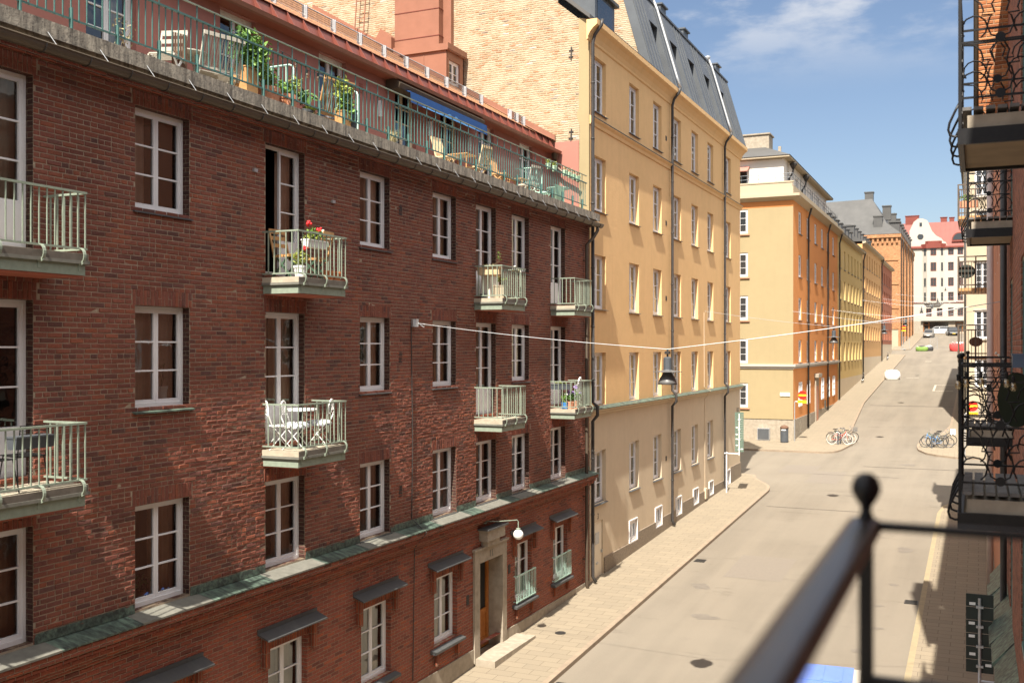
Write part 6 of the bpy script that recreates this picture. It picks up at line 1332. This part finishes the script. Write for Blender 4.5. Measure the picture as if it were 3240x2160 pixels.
# ------------------------------------------------------------------ street furniture
def manhole(label, x, y, r=.36):
    z = prof(y)-KERB+.003 if x > -9.8 else prof(y)+.002; sl_ = (prof(y+.5)-prof(y-.5)); mb = MB(); n = 22
    mb.prism([(x+r*math.cos(2*math.pi*k/n), y+r*math.sin(2*math.pi*k/n), z+sl_*r*math.sin(2*math.pi*k/n)) for k in range(n)], (0,0,.006)); tag(mb.build('manhole_cover', M['iron']), label, 'manhole cover', 'covers in the street')
manhole('small round iron cover in the pavement near the brick doorway', -11.0, 27.6, .16)
def bike(label, loc, rot, paint, tyre='rubber', basket=None, group=None, lean=.05):
    t = thing('bicycle', label, 'bicycle', loc, rot, group); t.rotation_euler = (lean, 0, rot); r = .34
    for x in (-.53, .53):
        mb = MB(); mb.tube([(x+r*math.cos(R(a)),0,r+r*math.sin(R(a))) for a in range(0,360,15)], .02, 6, True); wh = mb.build('wheel', M[tyre], t, smooth=True)
        mb = MB()
        for k in range(12): a = R(k*30); mb.tube([(x,0,r),(x+(r-.02)*math.cos(a),0,r+(r-.02)*math.sin(a))], .003, 3)
        mb.tube([(x+(r-.025)*math.cos(R(a)),0,r+(r-.025)*math.sin(R(a))) for a in range(0,360,20)], .009, 4, True); mb.tube([(x,-.04,r),(x,.04,r)], .02, 6); mb.build('spokes', M['chrome'], wh)
    mb = MB(); h = (.40,0,.88); bb_ = (-.06,0,.29); st = (-.22,0,.78)
    for p, q, w_ in ((h,bb_,.02),((.41,0,.80),(-.16,0,.55),.017),(st,bb_,.017),(st,(-.53,.04,.34),.011),(st,(-.53,-.04,.34),.011),(bb_,(-.53,.04,.34),.012),(bb_,(-.53,-.04,.34),.012),((.38,0,.95),(.53,.035,.34),.014),((.38,0,.95),(.53,-.035,.34),.014)): mb.tube([p,q], w_, 6)
    mb.build('frame', M[paint], t, smooth=True)
    mb = MB(); mb.tube([(.39,0,.9),(.36,0,1.02)], .013, 6); mb.tube([(.22,.29,1.04),(.33,.2,1.05),(.37,0,1.02),(.33,-.2,1.05),(.22,-.29,1.04)], .013, 6); mb.build('handlebar', M['chrome'], t)
    mb = MB(); mb.prism([(-.38,-.09,.90),(-.38,.09,.90),(-.2,.06,.91),(-.06,.02,.90),(-.06,-.02,.90),(-.2,-.06,.91)], (0,0,.05)); sd = mb.build('saddle', M['saddle'], t); mb = MB(); mb.tube([(-.22,0,.76),(-.24,0,.9)], .013, 6); mb.build('seat_post', M['chrome'], t)
    mb = MB(); mb.box(-.78,-.32,-.06,.06,.71,.725); mb.tube([(-.7,.05,.71),(-.53,.05,.34)], .007, 4); mb.build('carrier', M['chrome'], t)
    mb = MB(); mb.lathe([(.085,-.006),(.085,.006)], (0,0,0), 14); ch = mb.build('crank', M['chrome'], t); ch.location = (-.06,.05,.29); ch.rotation_euler = (R(90),0,0)
    if basket:
        mb = MB(); x0, x1, z0, z1 = .46, .78, .78, 1.02
        for k in range(9): x = x0+(x1-x0)*k/8; mb.bar((x,-.17,z0),(x,-.2,z1),.008); mb.bar((x,.17,z0),(x,.2,z1),.008)
        for z in (z0,(z0+z1)/2,z1): mb.tube([(x0,-.18,z),(x1,-.18,z),(x1,.18,z),(x0,.18,z)], .007, 4, True)
        for k in range(8): y = -.17+.34*k/7; mb.bar((x1,y,z0),(x1,y,z1),.008); mb.bar((x0,y,z0),(x1,y,z0),.006)
        mb.build('basket', M[basket], t)
    return t
def bp(x, y): return (x, y, prof(y)+.004)
gl_, gr_ = 'bicycles at the left rack', 'bicycles at the right rack'
bike('red bicycle with cream tyres in front at the left rack', bp(-8.78,74.45), R(2), 'bred', 'wtyre', group=gl_)
bike('white bicycle with cream tyres behind the red one', bp(-8.62,74.95), R(184), 'bwht', 'wtyre', group=gl_); bike('green bicycle with black tyres in the middle of the left rack', bp(-8.95,75.4), R(-3), 'bgrn', group=gl_)
bike('black bicycle with a front basket at the back of the left rack', bp(-8.55,75.9), R(5), 'bblk', basket='gplas', group=gl_)
bike('sky blue bicycle in front at the right rack', bp(-2.75,74.55), R(181), 'bblue', group=gr_); bike('black bicycle just behind the sky blue one', bp(-2.35,74.9), R(-2), 'bblk', group=gr_)
bike('dark green bicycle in the middle of the right rack', bp(-2.7,75.6), R(178), 'bgrn', group=gr_); bike('black bicycle with a wire basket at the back of the right rack', bp(-2.2,76.0), R(3), 'bblk', basket='chrome', group=gr_)
bike('black bicycle leaning on the tan building wall', bp(-11.6,118.5), R(88), 'bblk', lean=.15); bike('grey bicycle leaning on the wall of the red building', bp(-11.5,151), R(88), 'bblk', lean=.12)
for x, nm in ((-8.88,'left'),(-2.85,'right')):
    t = thing('bicycle_rack', 'dark twin post bicycle rack among the bicycles on the %s corner' % nm, 'bike rack', bp(x,74.3)); 
    for k, dx in enumerate((0,.11)): mb = MB(); mb.tube([(dx,k*.4,0),(dx,k*.4,.78),(dx,k*.4,.8)], .05, 10); mb.build('post', M['gplas'], t)
tb_ = thing('litter_bin', 'tall black litter bin with domed lid on the orange corner', 'litter bin', bp(-12.55,74.4)); mb = MB(); mb.lathe([(.26,0),(.28,.05),(.28,.98)], (0,0,0), 20); mb.build('body', M['gplas'], tb_, smooth=False); mb = MB(); mb.lathe([(.30,.98),(.30,1.06),(.26,1.13),(.15,1.2),(.02,1.23)], (0,0,0), 20); mb.build('lid', M['brown'], tb_, smooth=True); mb = MB(); mb.box(-.15,.15,-.295,-.27,.85,.93); mb.build('slot', M['wplas'], tb_)
cb2 = thing('utility_cabinet', 'grey metal utility cabinet against the straw facade', 'cabinet', bp(-14.15,75.2)); mb = MB(); mb.box(-.43,.43,-.16,.16,.02,.86); mb.build('body', M['galv'], cb2); mb = MB(); mb.box(-.40,.40,-.168,-.16,.06,.82); mb.build('door', M['greysheet'], cb2)
mb = MB(); mb.box(-13.02,-12.32,75.36,75.40,5.84,6.08); tag(mb.build('wall_plate', M['wplas']), 'blank white plate on the straw corner facade', 'sign')
def no_entry(label, loc, sz, pole=True, arm=.55, hgt=3.3):
    t = thing('no_entry_sign', label, 'road sign', loc, 0, 'round red no entry signs'); z = hgt
    if pole: mb = MB(); mb.tube([(0,0,0),(0,0,z-.5),(.05,0,z-.46),(arm,0,z-.46)], .032, 8); mb.build('pole', M['galv'], t)
    mb = MB(); n = 28; mb.prism([(arm+.31*math.cos(2*math.pi*k/n),-.045,z+.31*math.sin(2*math.pi*k/n)) for k in range(n)], (0,.02,0)); f = mb.build('sign_disc', M['signred'], t)
    mb = MB(); mb.box(arm-.27, arm+.27, -.051, -.046, z-.06, z+.065); mb.build('yellow_bar', M['signyel'], f)
    mb = MB(); mb.box(arm-.33, arm+.31, -.05, -.03, z-.56, z-.36); pl = mb.build('sub_plate', M['signyel'], t); tag(pl, 'yellow text plate')
    text_mesh('Gäller ej cykel', .085, 'plate_text', 'black', pl, Vector(loc)+Vector((arm-.01,-.0535,z-.49)), (R(90),0,0))
    return t
no_entry('no entry sign on a grey pole at the orange corner', bp(-11.95,75.1), 1); no_entry('no entry sign near the far right corner seen through the balcony', bp(-.75,68.3), 1, arm=.42, hgt=3.35); no_entry('far no entry sign at the second crossing', bp(-11.2,176), 1, arm=.3)
def plates(label, loc, wd, n, hts, back=False, pole=None):
    t = thing('direction_sign', label, 'road sign', loc); z = 0; mb = MB()
    for k in range(n): mb.box(-wd/2, wd/2, -.03, -.012, z, z+hts-.012); z += hts
    mb.build('sign_plates', M['signback' if back else 'signgreen'], t); mb = MB(); yb = -.05
    mb.tube([(0,yb,-.18),(0,yb,z-.08)], .028, 8)
    for k in range(4): mb.box(-.06,.06,yb-.035,yb+.02,.1+z*k/4,.14+z*k/4)
    if pole: mb.tube([(0,yb,-.1),(-.75,yb,-.1)], .03, 8)
    else: mb.tube([(0,yb,-.14),(.36,yb,-.14)], .02, 8)
    mb.build('mounting_pole', M['wpaint' if pole else 'galv'], t); mb = MB()
    for k, (x, zz) in enumerate(((-.12,.3),(-.13,.62),(-.13,.85),(-.12,1.2),(.14,.12))): 
        if zz < z-.1: mb.box(x-.05, x+.05, -.036, -.031, zz, zz+.05)
    mb.build('white_sticker', M['wplas'], t)
    return t
def sidepole():
    t = thing('sign_pole', 'white painted pole beside the stack of green plates', 'pole', bp(-11.65,52.0)); mb = MB(); mb.tube([(0,0,0),(0,0,2.0),(.03,0,2.05)], .035, 8); mb.build('post', M['wpaint'], t)
sidepole(); plates('tall stack of dull green sign plates by the yellow building', (-11.0, 52.0, prof(52)+2.1), .44, 17, .118, pole=True)
plates('dark back of a sign stack beside the copper canopy', (0.02, 20.2, 3.5), .45, 6, .235, True)
# sacks, rubbish and cars up the street
def sack(name, label, loc, m, sx, sy, h, cat='sack', top=None):
    t = thing(name, label, cat, loc); mb = MB(); n = 24; rs = []
    for i, (f, z) in enumerate(((.9,0),(1.02,.2),(1.05,.5),(1.0,.8),(.85,.95),(.5,1.02),(.1,.99))):
        rs.append([(sx*f*(abs(math.cos(2*math.pi*k/n))**.55)*math.copysign(1,math.cos(2*math.pi*k/n))*(1+.05*math.sin(k*3+i)), sy*f*(abs(math.sin(2*math.pi*k/n))**.55)*math.copysign(1,math.sin(2*math.pi*k/n)), h*z*(1+.05*math.sin(k*1.7+i*2))) for k in range(n)])
    mb.add([p for r in rs for p in r], [(i*n+k,i*n+(k+1)%n,(i+1)*n+(k+1)%n,(i+1)*n+k) for i in range(len(rs)-1) for k in range(n)]); mb.build('sack_body', M[m], t, smooth=True)
    if top: mb = MB(); mb.ball((0,0,h*.92), min(sx,sy)*.95, 12, .35); mb.build('contents', M[top], t, smooth=True)
    mb = MB()
    for sg in (-1,1): mb.tube([(sg*sx*.8,-sy*.8,h*.85),(sg*sx*.75,-sy*.9,h*1.15),(sg*sx*.5,-sy*.8,h*.9)], .03, 5)
    mb.build('loop', M['bagw'], t); return t
def rp(x, y): return (x, y, prof(y)-KERB)
sack('bulk_bag', 'white bulk bag standing alone in the road', rp(-8.9,124), 'bagw', .8, .7, .95, top='wplas'); sack('bulk_bag', 'red bulk bag with white top at the far right kerb', rp(-2.6,171.5), 'bagr', 1.4, .8, 1.25, top='bagw'); sack('rubbish_sack', 'lime green rubbish sack on the far crossing', rp(-8.0,171.4), 'bagg', .85, .6, .7, top='bagk'); sack('rubbish_sack', 'black rubbish sack next to the lime green one', rp(-7.0,171.9), 'bagk', .6, .5, .75, top='bagw')
ft = thing('site_fence', 'grey wire site fence panel behind the rubbish sacks', 'fence', rp(-6.9,174)); mb = MB(); mb.tube([(0,0,0),(0,0,2.0),(1.0,1.6,2.0),(1.0,1.6,0)], .03, 5); mb.build('frame', M['galv'], ft); mb = MB()
for k in range(9): mb.tube([(k/9,k*1.6/9,.1),(k/9,k*1.6/9,2)], .008, 3)
mb.build('wires', M['galv'], ft)
ft = thing('site_fence', 'grey wire site fence standing on the far left pavement', 'fence', bp(-10.8,172.8)); mb = MB(); mb.tube([(0,0,0),(0,0,2.0),(.8,2.2,2.0),(.8,2.2,0)], .03, 5); mb.box(-.4,.4,-.1,.1,0,.12); mb.build('frame', M['galv'], ft); mb = MB()
for k in range(9): mb.tube([(.8*k/9,k*2.2/9,.1),(.8*k/9,k*2.2/9,2)], .008, 3)
mb.build('wires', M['galv'], ft)
def car(label, loc, rot, paint, plate='wplas', L=4.5, W=1.8, H=1.5, estate=False):
    t = thing('parked_car', label, 'car', loc, rot, 'cars at the top of the street'); a = W/2; hl = L/2
    # body: front is +x
    st = [(-hl,.45,.75,.80),(-hl+.12,.3,.95,.94),(-hl+.7,.22,1.0,1),(0,.2,.98,1),(hl-1.2,.2,.95,1),(hl-.35,.25,.82,.95),(hl-.05,.35,.66,.82),(hl,.42,.58,.75)]
    vs, fs = [], []
    for x, z0, z1, k in st: vs += [(x,-a*k,z0),(x,-a*k*1.0,z0+(z1-z0)*.6),(x,-a*k*.93,z1),(x,a*k*.93,z1),(x,a*k,z0+(z1-z0)*.6),(x,a*k,z0)]
    for i in range(len(st)-1):
        for k in range(6): fs.append((i*6+k,i*6+(k+1)%6,(i+1)*6+(k+1)%6,(i+1)*6+k))
    fs += [tuple(range(5,-1,-1)), tuple((len(st)-1)*6+k for k in range(6))]
    mb = MB(); mb.add(vs, fs)
    rb_ = -hl+.35 if estate else -hl+.75
    cb = [(rb_-.25 if estate else rb_-.3,.97,.90),(rb_+.25,H-.04,.74),(.1,H,.74),(.75,H-.08,.72),(hl-1.15,.95,.88)]
    vs = []; fs = []
    for x, z, k in cb: vs += [(x,-a*k,z),(x,a*k,z)]
    tops = [(cb[1][0],H,.70),(.1,H+.02,.70),(.72,H-.06,.68)]
    mb.box(cb[1][0]+.02, .7, -a*.70, a*.70, H-.07, H); b_ = mb.build('body', M[paint], t, smooth=False)
    mb = MB(); mb.prism([(cb[0][0],-a*.86,.96),(cb[1][0],-a*.70,H-.05),(.72,-a*.70,H-.06),(hl-1.15,-a*.84,.93)], (0,.01,0)); mb.prism([(cb[0][0],a*.86,.96),(cb[1][0],a*.70,H-.05),(.72,a*.70,H-.06),(hl-1.15,a*.84,.93)], (0,-.01,0))
    mb.quad((.72,-a*.70,H-.06),(.72,a*.70,H-.06),(hl-1.15,a*.84,.93),(hl-1.15,-a*.84,.93)); mb.quad((cb[1][0],-a*.70,H-.05),(cb[1][0],a*.70,H-.05),(cb[0][0],a*.86,.96),(cb[0][0],-a*.86,.96)); mb.build('windows', M['dglass'], t)
    mb = MB()
    for sg in (-1,1):
        for x0, z0, x1, z1 in ((.74,H-.05,hl-1.13,.94),(cb[1][0],H-.04,cb[0][0],.97),(-.15,H-.05,-.15,.97)): mb.bar((x0,sg*a*.705,z0),(x1,sg*a*.86,z1),.06,.05)
    mb.build('pillars', M[paint], b_)
    for x in (-hl+.85, hl-.9):
        for sg in (-1,1):
            mb = MB(); mb.lathe([(.2,-.1),(.32,-.1),(.33,-.06),(.33,.06),(.32,.1),(.2,.1)], (0,0,0), 20); o = mb.build('wheel', M['rubber'], t); o.location = (x,sg*(a-.08),.33); o.rotation_euler = (R(90),0,0)
            mb = MB(); mb.lathe([(.2,-.105),(.05,-.11),(.05,.11),(.2,.105)], (0,0,0), 10); mb.build('rim', M['chrome'], o)
    for sg in (-1,1):
        mb = MB(); mb.box(hl-.22,hl-.03,sg*a*.60-.2,sg*a*.60+.2,.60,.72); mb.build('headlight', M['chrome'], t)
        mb = MB(); mb.box(-hl-.0,-hl+.12,sg*a*.66-.14,sg*a*.66+.14,.70,.88); mb.build('tail_light', M['signred'], t)
        mb = MB(); mb.box(.75,.9,sg*(a+.02)-.1,sg*(a+.02)+.1,.95,1.08); mb.build('mirror', M[paint], t)
    mb = MB(); mb.box(hl-.01,hl+.02,-.26,.26,.40,.51); mb.build('number_plate', M[plate], t); mb = MB(); mb.box(hl-.06,hl+.005,-.5,.5,.26,.38); mb.build('grille', M['black'], t)
    return t
def cp(x, y): return (x, y, prof(y)-KERB)
tl = math.atan(.05)
c = car('taupe grey hatchback coming down at the top left of the street', cp(-8.55,210), R(-92), 'car_grey'); c.rotation_euler = (0, R(4), R(-92))
car('white estate car parked across the top of the street', cp(-7.3,224.3), R(180), 'car_white', estate=True, L=4.8)
c = car('black car with yellow plate at the top right of the street', cp(-4.6,217), R(-82), 'car_black', 'signyel', H=1.62, W=1.95); c.rotation_euler = (0, R(3), R(-82))
# blue lid of the pale container under the handrail
tk = thing('lidded_container', 'pale container with a blue ribbed lid at the bottom of the street view', 'container', (-3.1, 22.9, prof(23)-KERB), R(4)); mb = MB(); mb.box(-.72,.80,-1.6,1.45,.1,1.2); mb.box(-.72,.80,-1.6,1.45,1.2,1.24); mb.build('tub', M['stonew'] if 'stonew' in M else M['white'], tk)
mb = MB(); mb.box(-.68,.64,-1.5,1.36,1.242,1.30)
for x in (-.42,.0,.4): mb.box(x-.03,x+.03,-1.4,.1,1.30,1.318); mb.box(x-.03,x+.03,.25,1.28,1.30,1.318)
mb.box(-.6,.55,.14,.2,1.30,1.32); mb.build('lid', M['bluelid'], tk)
for x in (-.6,.68):
    for y in (-1.3,1.2): mb = MB(); mb.lathe([(.1,-.03),(.1,.03)], (0,0,0), 12); o = mb.build('castor', M['rubber'], tk); o.location = (x,y,.1); o.rotation_euler = (0,R(90),0)
